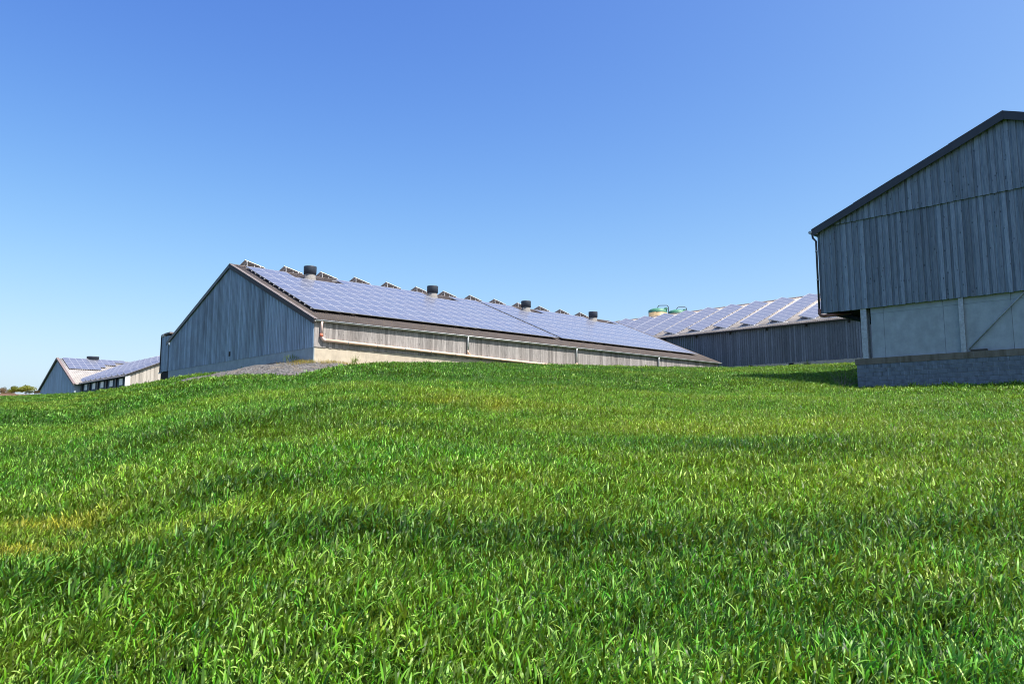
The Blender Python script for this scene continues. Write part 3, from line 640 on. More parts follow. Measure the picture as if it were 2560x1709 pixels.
# ------------------------------------------------------------------ far barn and its wing
def far_barn():
    zb = 3.2; t = thing('far_barn', F0, zb, 'far grey barn with a stepped block of solar panels on its ribbed roof', 'barn'); loc = (0, 0, zb)
    RG, RZ = 13.9, 5.3; LEN = 40.0; sl = (RZ - 0.05) / RG
    rt_ = lambda y: RZ - sl * abs(y - RG)
    b = MB(); GW = 27.2
    p = [(0.4, -3.2), (0.4, rt_(0.4) - 0.1), (RG, RZ - 0.1), (GW, rt_(GW) - 0.1), (GW, -3.2)]
    A = [(0, y, z) for y, z in p]; B = [(LEN, y, z) for y, z in p]; b.quad(*reversed(A)); b.quad(*B)
    for k in range(5): b.quad(A[k], A[(k + 1) % 5], B[(k + 1) % 5], B[k])
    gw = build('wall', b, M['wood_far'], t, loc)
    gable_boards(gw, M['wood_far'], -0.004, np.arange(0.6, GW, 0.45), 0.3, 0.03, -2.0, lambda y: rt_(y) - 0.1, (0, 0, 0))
    cs, sn = 1 / math.hypot(1, sl), sl / math.hypot(1, sl)
    corr('roof', (-0.3, -0.2, rt_(-0.2)), (1, 0, 0), (0, cs, sn), LEN + 0.6, (RG + 0.2) / cs, t, M['roof_grey'], loc, pitch=0.36, amp=0.05)
    corr('rear_roof', (-0.3, 2 * RG + 0.2, rt_(2 * RG + 0.2)), (1, 0, 0), (0, -cs, sn), LEN + 0.6, (RG + 0.2) / cs, t, M['roof_grey'], loc, pitch=0.36, amp=0.05)
    for ya, yb_, mt in ((-0.2, RG, M['verge_red']), (RG, 2 * RG + 0.2, M['flash'])):
        b = MB(); za, zb_ = rt_(ya), rt_(yb_)
        b.hexa([(-0.36, ya, za - 0.25), (-0.31, ya, za - 0.25), (-0.31, yb_, zb_ - 0.25), (-0.36, yb_, zb_ - 0.25)], [(-0.36, ya, za + 0.08), (-0.31, ya, za + 0.08), (-0.31, yb_, zb_ + 0.08), (-0.36, yb_, zb_ + 0.08)])
        if ya < 0: b.hexa([(-0.36, ya, za + 0.082), (0.05, ya, za + 0.082), (0.05, yb_, zb_ + 0.082), (-0.36, yb_, zb_ + 0.082)], [(-0.36, ya, za + 0.1), (0.05, ya, za + 0.1), (0.05, yb_, zb_ + 0.1), (-0.36, yb_, zb_ + 0.1)])
        build('barge_board', b, mt, t, loc)
    u = Vector((0, cs, sn)); nn = Vector((0, -sn, cs)); base = Vector((0, 0, rt_(0))); rot = frame_rot((1, 0, 0), u)
    top = RG / cs
    for r, n in enumerate((10, 8, 6, 5)):
        for i in range(n):
            p = base + u * (top - 1.75 - r * 1.66) + nn * 0.16 + Vector((0.55 + i * 1.03, 0, 0)); obj('solar_panel', PANEL_P, t, (p.x, p.y, p.z + zb), rot)
    p = base + u * (top - 0.5); v = vent(t, (5.6, RG + 0.2, RZ + zb - 0.25)); v.scale = (2.1, 2.1, 0.95)
    # wing
    zb2 = 3.2; w = thing('low_wing', F0, zb2, 'low dark-walled shed with white windows joining the far barn, roof covered by racks', 'shed')
    y0, y1 = -25.6, 6.0; EZ = 0.22; sw = 0.44; W2 = 13.0
    rw = lambda x: EZ + sw * (x - 0.8) if x < W2 else EZ + sw * (2 * W2 - x - 0.8)
    M['wing_wall'] = plain('dark_wing_wall', (0.10, 0.135, 0.175), 0.8, var=0.2)
    b = MB(); p = [(1.0, -3.2), (1.0, rw(1.0) - 0.1), (W2, rw(W2) - 0.1), (2 * W2 - 1, rw(2 * W2 - 1) - 0.1), (2 * W2 - 1, -3.2)]
    A = [(x, y0, z) for x, z in p]; B = [(x, y1, z) for x, z in p]; b.quad(*A, m=1); b.quad(*reversed(B), m=1)
    for k in range(5): b.quad(A[k], B[k], B[(k + 1) % 5], A[(k + 1) % 5], m=0)
    wl = build('wall', b, [M['wing_wall'], M['wood_pale']], w, loc)
    for x in np.arange(1.25, W2, 0.5):
        q = MB(); q.hexa([(x - 0.17, y0 - 0.04, -2.5), (x + 0.17, y0 - 0.04, -2.5), (x + 0.17, y0 - 0.004, -2.5), (x - 0.17, y0 - 0.004, -2.5)],
                         [(x - 0.17, y0 - 0.04, rw(x - 0.17) - 0.12), (x + 0.17, y0 - 0.04, rw(x + 0.17) - 0.12), (x + 0.17, y0 - 0.004, rw(x + 0.17) - 0.12), (x - 0.17, y0 - 0.004, rw(x - 0.17) - 0.12)]); build('board', q, M['wood_pale'], wl)
    for i, y in enumerate((1.3, -3.2, -8.2, -13.0, -18.0, -23.0)):
        b = MB(); b.box(0.90, 0.99, y - 1.0, y + 1.0, -1.15, -0.05); wf = build('window', b, M['wing_wall'], w, loc)
        for k in (-1, 1):
            b = MB(); b.box(0.87, 0.899, y + k * 0.43 - 0.38, y + k * 0.43 + 0.38, -1.07, -0.13); build('pane', b, M['white_window'], wf)
    for y in (-25.4, -20.6, -15.5, -10.6, -5.7, -0.9):
        b = MB(); b.box(0.78, 0.98, y - 0.2, y + 0.2, -3.0, 0.0); build('post', b, M['flash'], w, loc)
    b = MB(); b.box(0.95, 0.99, 3.0, 5.4, -3.0, 0.0); build('door', b, M['concrete_grey'], w, loc)
    b = MB(); b.box(0.7, 1.35, y0 - 0.12, y0 - 0.045, -2.6, 0.15); build('corner_board', b, M['white_window'], w, loc)
    cw, sn2 = 1 / math.hypot(1, sw), sw / math.hypot(1, sw)
    corr('roof', (0.55, y0 - 0.3, rw(0.55)), (0, 1, 0), (cw, 0, sn2), y1 - y0 + 0.3, (W2 - 0.55) / cw, w, M['roof_pale'], loc, pitch=0.36, amp=0.04)
    corr('rear_roof', (2 * W2 - 0.55, y0 - 0.3, rw(2 * W2 - 0.55)), (0, 1, 0), (-cw, 0, sn2), y1 - y0 + 0.3, (W2 - 0.55) / cw, w, M['roof_pale'], loc, pitch=0.36, amp=0.04)
    b = MB(); b.tube([(0.5, y0 - 0.3, rw(0.5) - 0.08), (0.5, y1, rw(0.5) - 0.08)], 0.08, 8); build('gutter', b, M['flash'], w, loc)
    d = Vector((cw, 0, sn2)); TI = 0.30; ey = Vector((0, -math.cos(TI), -math.sin(TI)))
    for i in range(10):
        yh = -23.9 + 3.02 * i
        p0 = Vector((0.75, yh, rw(0.75) + 0.62)); b = MB()
        for q in (0.1, 3.0, 6.0, 8.8):
            top = p0 + ey * 0.2 + d * q; b.box(top.x - 0.03, top.x + 0.03, top.y - 0.03, top.y + 0.03, rw(top.x), top.z - 0.05)
        for w_ in (0.25, 1.35): b.tube([tuple(p0 + ey * w_ - Vector((0, 0, 0.03))), tuple(p0 + ey * w_ + d * 9 - Vector((0, 0, 0.03)))], 0.03, 6)
        rk = build('solar_rack', b, M['alu'], w, loc); er = frame_rot(-ey, d)
        if ey.cross(d).z < 0: off = ey * 1.63
        else: er = frame_rot(ey, d); off = Vector((0, 0, 0))
        for k in range(9): obj('solar_panel', PANEL_L, rk, tuple(p0 + off + d * k), er)
far_barn()

# ------------------------------------------------------------------ feed silos behind the barns
def silo(px, py, D, label):
    P = ray(px, py) * D; gz = float(ground(P[0], P[1])) - EYE; H = P[2] - gz; R = 1.48
    t = thing('feed_silo', np.array([P[0], P[1], gz]), 0, label, 'silo', 0.0, 'feed silos behind the barns')
    b = MB(); b.lathe([(0.3, 1.2), (R, 3.2), (R, H - 0.3), (0, H - 0.3)], 32); build('body', b, M['silo_tan'], t)
    b = MB(); b.lathe([(R + 0.01, H - 0.62), (R + 0.012, H - 0.22), (R * 0.8, H - 0.02), (R * 0.45, H + 0.12), (0.25, H + 0.18), (0.0, H + 0.18)], 32); top = build('top_band', b, M['silo_green'], t)
    b = MB()
    b.tube([(0.0, 0, H + 0.2), (0.0, 0, H + 0.35), (0.15, 0, H + 0.55), (0.3, 0, H + 0.62), (1.4, -0.1, H + 0.62), (1.55, -0.12, H + 0.56), (1.66, -0.14, H + 0.38), (1.68, -0.15, H - 0.2), (1.68, -0.15, 1.0)], 0.06, 10); build('filling_pipe', b, M['dark_pipe'], t)
    for k in range(4):
        a = math.pi / 4 + k * math.pi / 2; b = MB(); b.tube([(R * 0.98 * math.cos(a), R * 0.98 * math.sin(a), 0), (R * 0.98 * math.cos(a), R * 0.98 * math.sin(a), 3.6)], 0.07, 8); build('leg', b, M['galv'], t)
    b = MB(); b.box(0.9, 1.35, -1.05, -0.7, H - 0.2, H + 0.12); build('hatch', b, M['silo_green'], t)
silo(1644.5, 773, 116, 'tan feed silo with green lid, its rim clear of the panels on both sides')
silo(1692, 776.5, 126, 'tan feed silo with green lid, half hidden behind a tilted rack')

# ------------------------------------------------------------------ gravel bank at the barn corner
def gravel():
    c = np.array([C0[0], C0[1]]); l2, g2 = Lv[:2], Gv[:2]
    zf = lambda px, py, n: hit(px, py, C0, n)
    gs = [zf(500, 955, Lv), zf(533, 933, Lv), zf(560, 926, Lv), zf(617, 916, Lv), zf(686, 905.5, Lv), zf(740, 904, Lv), zf(784, 904, Lv)]
    gk = [(float((p - C0) @ Gv), float(p[2])) for p in gs][::-1]
    ls = [zf(800, 905, Gv), zf(860, 910, Gv), zf(900, 914, Gv)]; lk = [(float((p - C0) @ Lv), float(p[2])) for p in ls]
    def h(l, g):
        # distance outside the corner, foot height along the walls
        if l < 0 and g > 0: dist = -l; z = np.interp(g, [a for a, _ in gk], [b_ for _, b_ in gk])
        elif g <= 0 and l > 0: dist = -g; z = np.interp(l, [a for a, _ in lk], [b_ for _, b_ in lk])
        else: dist = math.hypot(l, g); z = gk[0][1]
        n_ = 0.10 * math.sin(l * 1.3 + 0.7 * g) * math.cos(g * 0.9 - 0.4 * l) + 0.05 * math.sin(2.9 * l + 1.0) * math.sin(2.3 * g)
        return z + n_ * min(1, dist) - (0.17 + 0.13 * max(0.0, g - 4.0)) * dist - 0.012 * dist * dist
    v = []; f = []; pts = []
    LL = np.arange(-7.5, 5.01, 0.25); GG = np.arange(-6.5, 18.01, 0.25)
    idx = {}
    for i, l in enumerate(LL):
        for j, g in enumerate(GG):
            if l > 0.1 and g > 0.1: continue
            xy = c + l2 * l + g2 * g; idx[i, j] = len(v); v.append((xy[0], xy[1], h(l, g) + EYE))
    for i in range(len(LL) - 1):
        for j in range(len(GG) - 1):
            q = [(i, j), (i + 1, j), (i + 1, j + 1), (i, j + 1)]
            if all(k in idx for k in q): f.append([idx[k] for k in q])
    me = bpy.data.meshes.new('gravel_bank'); me.from_pydata(v, [], f); me.polygons.foreach_set('use_smooth', [True] * len(f))
    m, n, b = newmat('gravel'); ge = n.nodes.new('ShaderNodeNewGeometry'); vo = N(n, 'ShaderNodeTexVoronoi'); vo.inputs['Scale'].default_value = 11; n.links.new(ge.outputs['Position'], vo.inputs['Vector'])
    sp = n.nodes.new('ShaderNodeSeparateColor'); n.links.new(vo.outputs['Color'], sp.inputs[0])
    g_ = ramp(n, [(0.1, (0.045, 0.043, 0.045)), (0.55, (0.11, 0.105, 0.105)), (0.95, (0.22, 0.21, 0.20))], sp.outputs[0]).outputs[0]
    ea = ramp(n, [(0.5, (0, 0, 0)), (0.66, (1, 1, 1))], noise(n, ge.outputs['Position'], 0.7, 4)).outputs[0]
    n.links.new(mix(n, g_, (0.22, 0.17, 0.11), mathn(n, 'MULTIPLY', ea, 0.7)), b.inputs['Base Color']); b.inputs['Roughness'].default_value = 0.95
    bump(n, b, vo.outputs['Distance'], 0.8, 0.05)
    me.materials.append(m); me.update(); o = obj('gravel_bank', me); tag(o, 'grey crushed gravel bank piled against the long barn corner', 'gravel', kind='stuff')
    # loose stones on it
    sm = MB()
    for _ in range(9000):
        l = random.uniform(-6.5, 4.5); g = random.uniform(-5.5, 9)
        if l > -0.1 and g > -0.1: continue
        xy = c + l2 * l + g2 * g; z = h(l, g) + EYE
        if z < float(ground(xy[0], xy[1])) - 0.05: continue
        r = random.uniform(0.018, 0.052); P = Vector((xy[0], xy[1], z)); a = random.uniform(0, 6.28)
        pts = [P + Vector((r * random.uniform(.7, 1.3) * math.cos(a + k * math.pi / 2), r * random.uniform(.7, 1.3) * math.sin(a + k * math.pi / 2), random.uniform(-0.2, 0.3) * r)) for k in range(4)]
        tp = P + Vector((random.uniform(-.3, .3) * r, random.uniform(-.3, .3) * r, r * random.uniform(0.6, 1.1))); 
        for k in range(4): sm.quad(pts[k], pts[(k + 1) % 4], tp)
    st, n, b = newmat('stone'); ge = n.nodes.new('ShaderNodeNewGeometry'); r_ = ramp(n, [(0.3, (0.05, 0.048, 0.05)), (0.7, (0.22, 0.21, 0.205))], noise(n, ge.outputs['Position'], 9, 2)); n.links.new(r_.outputs[0], b.inputs['Base Color']); b.inputs['Roughness'].default_value = 0.9
    s_ = build('gravel_stones', sm, st, o); s_['kind'] = 'stuff'
    return h, c, l2, g2
gh, gc, gl2, gg2 = gravel()

# ------------------------------------------------------------------ leaf material
def leafmat(name, stops, yellow, trans=0.4, rough=0.38, inst=True):
    m, n, b = newmat(name); out = n.nodes['Material Output']
    at = N(n, 'ShaderNodeAttribute', attribute_name='tone'); base = ramp(n, stops, at.outputs['Fac']).outputs[0]
    if inst:
        ay = N(n, 'ShaderNodeAttribute', attribute_name='yellow'); ay.attribute_type = 'INSTANCER'
        av = N(n, 'ShaderNodeAttribute', attribute_name='bright'); av.attribute_type = 'INSTANCER'
        th = mathn(n, 'MULTIPLY', ay.outputs['Fac'], mathn(n, 'ADD', mathn(n, 'MULTIPLY', at.outputs['Fac'], 0.8), 0.5), True)
        base = mix(n, base, yellow, th)
        vm = n.nodes.new('ShaderNodeVectorMath'); vm.operation = 'SCALE'; n.links.new(base, vm.inputs[0]); n.links.new(av.outputs['Fac'], vm.inputs['Scale']); base = vm.outputs[0]
    n.links.new(base, b.inputs['Base Color']); b.inputs['Roughness'].default_value = rough; b.inputs['Specular IOR Level'].default_value = 0.26
    tr = n.nodes.new('ShaderNodeBsdfTranslucent'); mt = mix(n, base, (0.55, 0.75, 0.05), 0.35); n.links.new(mt, tr.inputs['Color'])
    ms = n.nodes.new('ShaderNodeMixShader'); ms.inputs[0].default_value = trans; n.links.new(b.outputs[0], ms.inputs[1]); n.links.new(tr.outputs[0], ms.inputs[2]); n.links.new(ms.outputs[0], out.inputs[0])
    return m
M['wheat'] = leafmat('wheat_leaf', [(0.0, (0.004, 0.034, 0.002)), (0.40, (0.012, 0.090, 0.003)), (0.72, (0.066, 0.31, 0.006)), (1.0, (0.36, 0.54, 0.14))], (0.40, 0.33, 0.03), 0.26, 0.42)
M['leaf_yellow'] = leafmat('yellow_green_leaf', [(0.0, (0.10, 0.13, 0.02)), (1.0, (0.30, 0.29, 0.05))], (0, 0, 0), 0.3, 0.6, False)
M['leaf_dark'] = leafmat('dark_leaf', [(0.0, (0.02, 0.035, 0.015)), (1.0, (0.07, 0.08, 0.04))], (0, 0, 0), 0.2, 0.6, False)
M['leaf_grey'] = leafmat('grey_leaf', [(0.0, (0.10, 0.10, 0.10)), (1.0, (0.20, 0.20, 0.16))], (0, 0, 0), 0.2, 0.7, False)
M['leaf_brown'] = leafmat('brown_leaf', [(0.0, (0.09, 0.055, 0.03)), (1.0, (0.20, 0.13, 0.08))], (0, 0, 0), 0.2, 0.7, False)
M['leaf_weed'] = leafmat('weed_leaf', [(0.0, (0.05, 0.10, 0.02)), (1.0, (0.17, 0.24, 0.05))], (0, 0, 0), 0.35, 0.5, False)
M['leaf_dry'] = leafmat('dry_leaf', [(0.0, (0.22, 0.13, 0.05)), (0.6, (0.36, 0.25, 0.08)), (1.0, (0.30, 0.30, 0.07))], (0, 0, 0), 0.3, 0.6, False)
M['bark'] = plain('bark', (0.10, 0.08, 0.06), 0.9)
M['twig'] = plain('grey_twig', (0.20, 0.18, 0.16), 0.9)

# ------------------------------------------------------------------ the wheat crop
def leaf_strip(V, F, T, base, az, stem, length, width, curl, seg, twist, tone, lean=0.0):
    ca, sa = math.cos(az), math.sin(az)
    pts = []; ang = math.radians(random.uniform(42, 84)); x = 0.0; z = 0.0
    x = stem * lean; z = stem
    pos = [(x, z)]; st = length / seg
    for i in range(seg):
        x += math.cos(ang) * st; z += math.sin(ang) * st; pos.append((x, z)); ang -= curl / seg * (0.4 + 1.3 * i / seg)
    n0 = len(V)
    for i, (x, z) in enumerate(pos):
        t = i / seg; w = width * 0.5 * (0.55 + 0.45 * min(1, t * 4)) * (1 - max(0, (t - 0.45) / 0.55) ** 1.6) + 0.0004
        tw = twist * t; ox, oy = -sa * math.cos(tw), ca * math.cos(tw); oz = math.sin(tw)
        cx_, cy_ = base[0] + ca * x, base[1] + sa * x
        V.append((cx_ + ox * w, cy_ + oy * w, base[2] + z + oz * w)); V.append((cx_ - ox * w, cy_ - oy * w, base[2] + z - oz * w)); T += [tone, tone]
    for i in range(seg): F.append((n0 + 2 * i, n0 + 2 * i + 1, n0 + 2 * i + 3, n0 + 2 * i + 2))
def leaf_mesh(name, V, F, T, mat):
    me = bpy.data.meshes.new(name); me.from_pydata(V, [], F); at = me.attributes.new('tone', 'FLOAT', 'POINT'); at.data.foreach_set('value', np.array(T, dtype=np.float32))
    me.materials.append(mat); me.polygons.foreach_set('use_smooth', [True] * len(F)); me.update(); return me
def wheat_patch(name, rad, nleaf, seg, wscale, wind):
    V, F, T = [], [], []
    ntil = max(1, nleaf // 4)
    for _ in range(ntil):
        r = rad * math.sqrt(random.random()); a = random.uniform(0, 6.283); bx, by = r * math.cos(a), r * math.sin(a)
        hh = random.uniform(0.7, 1.1)
        for k in range(4):
            az = random.gauss(0.1, 1.05) if random.random() < wind else random.uniform(0, 6.283)
            stem = hh * random.uniform(0.03, 0.18); ln = hh * random.uniform(0.062, 0.13)
            tone = random.uniform(0.0, 0.45) if random.random() < 0.60 else random.uniform(0.6, 0.85)  # dark and bright split paints shadowed gaps and lit leaves into tone
            if random.random() < 0.09: tone = random.uniform(0.85, 1.0)  # pale leaves carry sun highlights in their colour
            leaf_strip(V, F, T, (bx, by, -0.02), az, stem, ln, random.uniform(0.0075, 0.0135) * wscale, random.choice((0.2, 0.5, 0.9, 1.3, 1.8)) * random.uniform(0.8, 1.2), seg, random.uniform(-1.1, 1.1), tone)
    return leaf_mesh(name, V, F, T, M['wheat'])
def wheat():
    pc = bpy.data.collections.new('wheat_variants')
    spec = [(0.21, 136, 5, 1.05, 0.5)] * 7 + [(0.24, 140, 4, 1.3, 0.5)] * 6 + [(0.55, 340, 3, 2.0, 0.5)] * 5
    for i, s_ in enumerate(spec):
        o = bpy.data.objects.new('wheat_%02d' % i, wheat_patch('wheat_%02d' % i, *s_)); pc.objects.link(o)
    # scatter: density falls with distance
    P = []; I = []
    def ring(r0, r1, dens, lo, hi, amax):
        c = 1 / math.sqrt(dens); gx, gy = np.meshgrid(np.arange(-r1, r1, c), np.arange(-min(r1, 28), r1, c)); k = gx.size
        q = np.stack([gx.ravel(), gy.ravel()], 1) + rng.uniform(-0.55 * c, 0.55 * c, (k, 2)); r = np.hypot(q[:, 0], q[:, 1]); a = np.arctan2(q[:, 0], q[:, 1])
        q = q[(r >= r0) & (r < r1) & (np.abs(a) < amax)]; P.append(q); I.append(rng.integers(lo, hi, len(q)))
    ring(0.9, 8.5, 40, 0, 7, 3.2)
    ring(8.5, 28, 26, 7, 13, 1.7)
    ring(28, 60, 7.0, 13, 18, 1.2)
    ring(60, 175, 2.2, 13, 18, 0.80)
    P = np.concatenate(P); I = np.concatenate(I)
    def loc_of(o): q = P - o[:2]; return q @ Lv[:2], q @ Gv[:2]
    keep = np.ones(len(P), bool)
    l, g = loc_of(C0); keep &= ~((l > -0.35) & (l < 45.5) & (g > -0.7) & (g < 29))
    zg = ground(P[:, 0], P[:, 1]); near = (l > -7.5) & (l < 5) & (g > -6.5) & (g < 18) & ~((l > 0) & (g > 0))
    for k in np.nonzero(near)[0]:
        if gh(l[k], g[k]) + EYE > zg[k] + 0.02: keep[k] = False
    l, g = loc_of(Q0); keep &= ~((l > -0.25) & (l < 25) & (g > -16) & (g < 0.2))
    l, g = loc_of(R0); keep &= ~((l > -0.35) & (l < 23))
    l, g = loc_of(F0); keep &= ~((l > -1) & (l < 42) & (g > -27) & (g < 29))
    P = P[keep]; I = I[keep]; n = len(P)
    x, y = P[:, 0], P[:, 1]; r = np.hypot(x, y); z = ground(x, y)
    # growth patches, shorter, yellower or darker; bright also paints shaded hollows and lit crests
    def vnoise(lx, ly, seed):
        g_ = np.random.default_rng(seed).uniform(-1, 1, (256, 256)); u, v = x / lx + 500.3, y / ly + 500.7
        i, j = np.floor(u).astype(int), np.floor(v).astype(int); fu, fv = u - i, v - j; fu = fu * fu * (3 - 2 * fu); fv = fv * fv * (3 - 2 * fv)
        G_ = lambda a_, b_: g_[a_ % 256, b_ % 256]
        return (G_(i, j) * (1 - fu) + G_(i + 1, j) * fu) * (1 - fv) + (G_(i, j + 1) * (1 - fu) + G_(i + 1, j + 1) * fu) * fv
    huge = vnoise(9, 5, 1); big = vnoise(4.0, 1.7, 2); mid = vnoise(1.7, 0.75, 3); fine = vnoise(0.6, 0.35, 4)
    yellow = np.clip(0.05 + 0.16 * huge + 0.11 * big + 0.08 * mid + rng.normal(0, 0.06, n), 0, 0.6)
    scale = np.clip(0.98 - 0.05 * huge + 0.11 * big + 0.16 * mid + 0.14 * fine + rng.normal(0, 0.06, n), 0.5, 1.5)
    bright = np.clip(1.04 + 0.24 * huge + 0.15 * vnoise(5.0, 1.5, 9) + 0.14 * mid + rng.normal(0, 0.12, n), 0.5, 1.7)
    def spot(px, py, rx, ry, amt, sc):
        c = ground_hit(px, py); e = np.exp(-(((x - c[0]) / rx) ** 2 + ((y - c[1]) / ry) ** 2)) * (0.75 + 0.5 * fine)
        yellow[:] = np.clip(yellow + amt * e, 0, 0.8); scale[:] = scale * (1 - sc * np.clip(e, 0, 1))
    spot(30, 1370, 0.85, 0.4, 0.85, 0.3); spot(190, 1310, 1.1, 0.45, 0.6, 0.25); spot(420, 1330, 0.8, 0.3, 0.3, 0.1); spot(1280, 1205, 0.7, 0.3, 0.35, 0.15); spot(720, 1090, 1.6, 0.8, 0.2, 0.1); spot(1620, 1075, 2.2, 1.0, 0.14, 0.08)
    spot(1240, 1020, 0.3, 0.9, 0.5, 0.6); spot(1115, 1003, 0.3, 0.8, 0.4, 0.45)
    for (px, py, rr) in ((600, 1215, 0.6), (1000, 1075, 1.0), (1550, 975, 1.6), (930, 1330, 0.7), (820, 1020, 1.6), (250, 1450, 0.9), (1500, 1360, 0.9), (2200, 1330, 1.0), (500, 1080, 1.6), (1900, 1120, 1.6)):
        c = ground_hit(px, py); e = np.exp(-(((x - c[0]) / (rr * 1.7)) ** 2 + ((y - c[1]) / (rr * 0.55)) ** 2)); bright *= 1 - 0.50 * np.clip(e, 0, 1); yellow *= 1 - 0.9 * e; scale *= 1 + 0.15 * e  # darker growth, with the shade of crop hollows put into bright
    me = bpy.data.meshes.new('wheat_crop'); me.vertices.add(n); me.vertices.foreach_set('co', np.stack([x, y, z], 1).astype(np.float32).ravel())
    rot = np.zeros((n, 3), np.float32); rot[:, 2] = rng.normal(0, 0.75, n); rot[:, 0] = rng.normal(0, 0.10, n); rot[:, 1] = rng.normal(0.06, 0.10, n)
    a = me.attributes.new('rot', 'FLOAT_VECTOR', 'POINT'); a.data.foreach_set('vector', rot.ravel())
    for nm, arr in (('scl', scale), ('yellow', yellow), ('bright', bright)):
        a = me.attributes.new(nm, 'FLOAT', 'POINT'); a.data.foreach_set('value', arr.astype(np.float32))
    a = me.attributes.new('idx', 'INT', 'POINT'); a.data.foreach_set('value', I.astype(np.int32))
    o = obj('wheat_crop', me); tag(o, 'green young wheat covering the slope up to the barns', 'crop', kind='stuff')
    ng = bpy.data.node_groups.new('wheat_scatter', 'GeometryNodeTree')
    ng.interface.new_socket('Geometry', in_out='INPUT', socket_type='NodeSocketGeometry'); ng.interface.new_socket('Geometry', in_out='OUTPUT', socket_type='NodeSocketGeometry')
    gi = ng.nodes.new('NodeGroupInput'); go = ng.nodes.new('NodeGroupOutput'); ip = ng.nodes.new('GeometryNodeInstanceOnPoints')
    ci = ng.nodes.new('GeometryNodeCollectionInfo'); ci.inputs['Collection'].default_value = pc; ci.inputs['Separate Children'].default_value = True; ci.inputs['Reset Children'].default_value = True
    def na(nm, ty):
        q = ng.nodes.new('GeometryNodeInputNamedAttribute'); q.data_type = ty; q.inputs['Name'].default_value = nm; return [s_ for s_ in q.outputs if s_.enabled and s_.name == 'Attribute'][0]
    ip.inputs['Pick Instance'].default_value = True
    ng.links.new(gi.outputs[0], ip.inputs['Points']); ng.links.new(ci.outputs[0], ip.inputs['Instance']); ng.links.new(na('idx', 'INT'), ip.inputs['Instance Index'])
    ng.links.new(na('rot', 'FLOAT_VECTOR'), ip.inputs['Rotation']); ng.links.new(na('scl', 'FLOAT'), ip.inputs['Scale']); ng.links.new(ip.outputs[0], go.inputs[0])
    md = o.modifiers.new('scatter', 'NODES'); md.node_group = ng
    print('wheat instances', n)
wheat()

# ------------------------------------------------------------------ weeds, dry grass and shrub
def tuft(name, P, n, h, w, mat, label, cat, spread=0.12, seg=4, group=None):
    V, F, T = [], [], []
    for _ in range(n):
        a = random.uniform(0, 6.28); leaf_strip(V, F, T, (random.gauss(0, spread), random.gauss(0, spread), -0.03), a, h * random.uniform(0.1, 0.5), h * random.uniform(0.3, 0.6), w, random.uniform(0.4, 2.0), seg, random.uniform(-1, 1), random.random())
    o = obj(name, leaf_mesh(name, V, F, T, mat), None, P); return tag(o, label, cat, group)
def on_gravel(l, g):
    xy = gc + gl2 * l + gg2 * g; return (xy[0], xy[1], max(gh(l, g) + EYE, float(ground(*xy))))
tuft('weed', on_gravel(2.6, -0.35), 60, 0.75, 0.022, M['leaf_weed'], 'upright green weed against the cream wall of the long barn', 'weed', 0.10)
tuft('weed', on_gravel(-0.35, 2.1), 60, 0.7, 0.02, M['leaf_weed'], 'leafy weed growing below the shaded gable beside the barn corner', 'weed', 0.22)
tuft('weed', on_gravel(-0.4, 8.9), 40, 0.35, 0.02, M['leaf_weed'], 'small dark weeds where gravel meets the shaded gable', 'weed', 0.35)
V, F, T = [], [], []
for _ in range(1500):
    if random.random() < 0.6: l, g = random.uniform(0.1, 5.0), -random.uniform(0.15, 0.8)
    else: l, g = -abs(random.gauss(0, 0.5)) - 0.1, random.uniform(-0.6, 1.9)
    p = on_gravel(l, g); leaf_strip(V, F, T, (p[0], p[1], p[2] - 0.02), random.uniform(0, 6.28), 0.04, random.uniform(0.10, 0.28), 0.012, random.uniform(0.5, 2.2), 3, random.uniform(-1, 1), random.random())
tag(obj('dry_grass', leaf_mesh('dry_grass', V, F, T, M['leaf_dry'])), 'yellow dry grass along the foot of the cream wall', 'grass', kind='stuff')
def wall_weed(px, l_off, label):
    p = hit(px, 915, R0 - Lv * 0.6, Lv); z = float(ground(p[0], p[1])); tuft('weed', (p[0], p[1], z), 50, 1.1, 0.03, M['leaf_weed'], label, 'weed', 0.15)
wall_weed(2016, 0, 'tall weed standing before the board wall below the racks')
p = hit(1615, 912, C0 - Gv * 0.7, Gv); tuft('weed', (p[0], p[1], float(ground(p[0], p[1]))), 50, 0.8, 0.03, M['leaf_weed'], 'weed poking above the wheat at the far end of the long wall', 'weed', 0.2)
def dry_shrub():
    p = Q0 + Gv * 0.75 - Lv * 0.1; z = float(ground(p[0], p[1])); t = MB()
    for _ in range(34):
        a = random.uniform(0, 6.28); e = random.uniform(0.5, 1.3); ln = random.uniform(0.5, 1.25); b0 = Vector((random.gauss(0, .12), random.gauss(0, .12), -0.05)); q = [b0]
        d = Vector((math.cos(a) * math.cos(e), math.sin(a) * math.cos(e), math.sin(e)))
        for k in range(4): q.append(q[-1] + d * ln / 4); d = (d + Vector((random.gauss(0, .15), random.gauss(0, .15), random.gauss(-.03, .12)))).normalized()
        t.tube(q, [0.010, 0.008, 0.006, 0.004, 0.002], 4, cap=False)
    o = build('bare_shrub', t, M['twig'], None, (p[0], p[1], z)); tag(o, 'bare grey twiggy shrub in the shadow beside the block plinth', 'shrub')
dry_shrub()

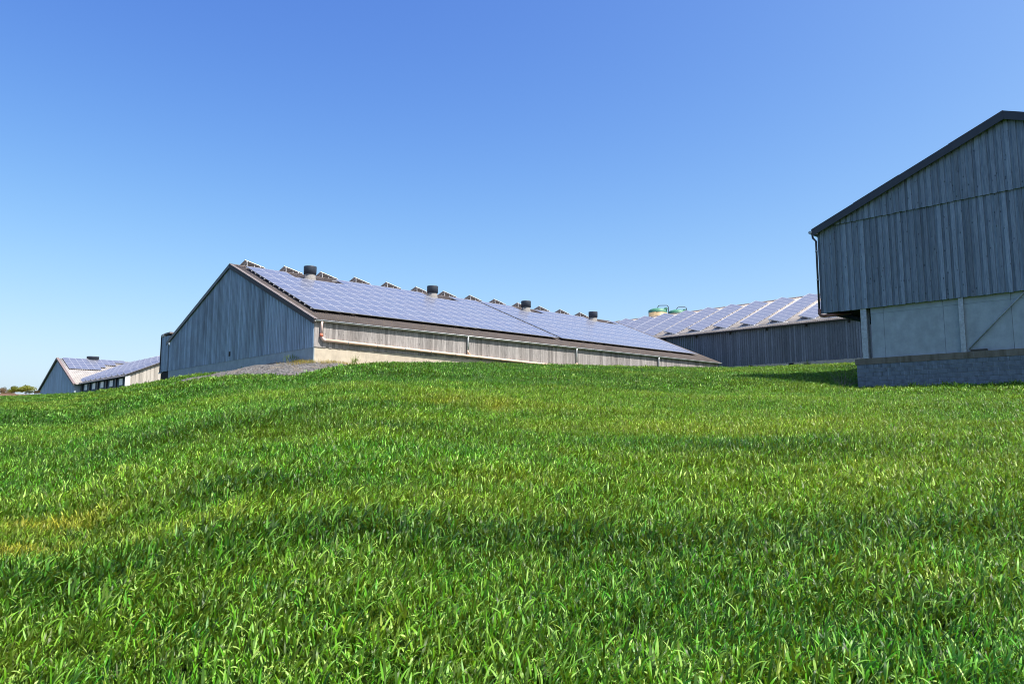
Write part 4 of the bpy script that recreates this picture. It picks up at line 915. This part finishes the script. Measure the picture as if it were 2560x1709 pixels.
# ------------------------------------------------------------------ far trees
def far_tree(px, py, w_px, h_px, D, mat, label, cat='tree', name='tree', dens=1.0):
    B = ray(px, py) * D; s_ = D / FPX; w = w_px * s_ * 1.45; h = h_px * s_ * 1.15; zg = float(ground(B[0], B[1])) - EYE; B[2] = min(B[2], zg) if False else B[2]
    t = thing(name, np.array([B[0], B[1], min(B[2], zg)]), 0, label, cat, random.uniform(0, 6), 'trees on the far skyline'); z0 = B[2] - min(B[2], zg)
    tr = MB(); tr.tube([(0, 0, -0.5), (0.03 * w, 0, z0 + h * 0.35), (0, 0.02 * w, z0 + h * 0.75)], [0.04 * h + 0.06, 0.03 * h + 0.04, 0.01 * h + 0.01], 7)
    for k in range(5):
        a = random.uniform(0, 6.28); tr.tube([(0, 0, z0 + h * 0.3), (math.cos(a) * w * 0.3, math.sin(a) * w * 0.3, z0 + h * random.uniform(0.55, 0.8))], [0.02 * h + 0.02, 0.01], 5)
    build('trunk', tr, M['bark'], t)
    V, F, T = [], [], []; lobes = [(random.uniform(-0.32, 0.32) * w, random.uniform(-0.32, 0.32) * w, z0 + h * random.uniform(0.30, 0.72), random.uniform(0.16, 0.30)) for _ in range(11)]
    lobes += [(0, 0, z0 + h * 0.78, 0.22)]
    for i in range(int(1500 * dens)):
        lx, ly, lz, lr = random.choice(lobes); v = Vector((random.gauss(0, 1), random.gauss(0, 1), random.gauss(0, 1))).normalized() * random.uniform(0.55, 1.0)
        c = Vector((lx + v.x * lr * w, ly + v.y * lr * w, lz + v.z * lr * min(h, w) * 0.9)); a = Vector((random.gauss(0, 1), random.gauss(0, 1), random.gauss(0, 1))).normalized(); b = a.orthogonal().normalized(); q = random.uniform(0.02, 0.045) * w
        n0 = len(V); V += [tuple(c + a * q), tuple(c + b * q * .7), tuple(c - a * q), tuple(c - b * q * .7)]; F.append((n0, n0 + 1, n0 + 2, n0 + 3)); T += [random.random()] * 4
    build_me = leaf_mesh('crown', V, F, T, mat); obj('crown', build_me, t)
far_tree(4, 988, 16, 18, 560, M['leaf_brown'], 'brownish leafless-looking tree left of the grey sparse tree')
far_tree(11, 985, 15, 17, 600, M['leaf_grey'], 'sparse pale grey tree between brown bush and yellow-green trees', dens=0.45)
far_tree(36, 985, 24, 19, 580, M['leaf_yellow'], 'yellow-green tree with a lower crown beside the broad one')
far_tree(65, 985.5, 30, 21, 560, M['leaf_yellow'], 'broad yellow-green tree with the highest crown of the row')
far_tree(22, 990, 22, 9, 500, M['leaf_brown'], 'low orange-brown bush in front of the yellow-green trees', 'bush', 'bush')
far_tree(74, 985, 14, 9, 540, M['leaf_dark'], 'dark round bush at the foot of the broad yellow-green tree', 'bush', 'bush')
far_tree(86, 984.5, 5, 10, 540, M['leaf_dark'], 'narrow dark upright conifer standing alone near the far barn', 'tree', 'conifer_tree')
far_tree(97, 984.5, 13, 9.5, 520, M['leaf_brown'], 'dark brown bush right beside the far barn gable', 'bush', 'bush')
far_tree(92, 984.5, 6, 8, 540, M['leaf_dark'], 'small dark bush between conifer and far barn', 'bush', 'bush')
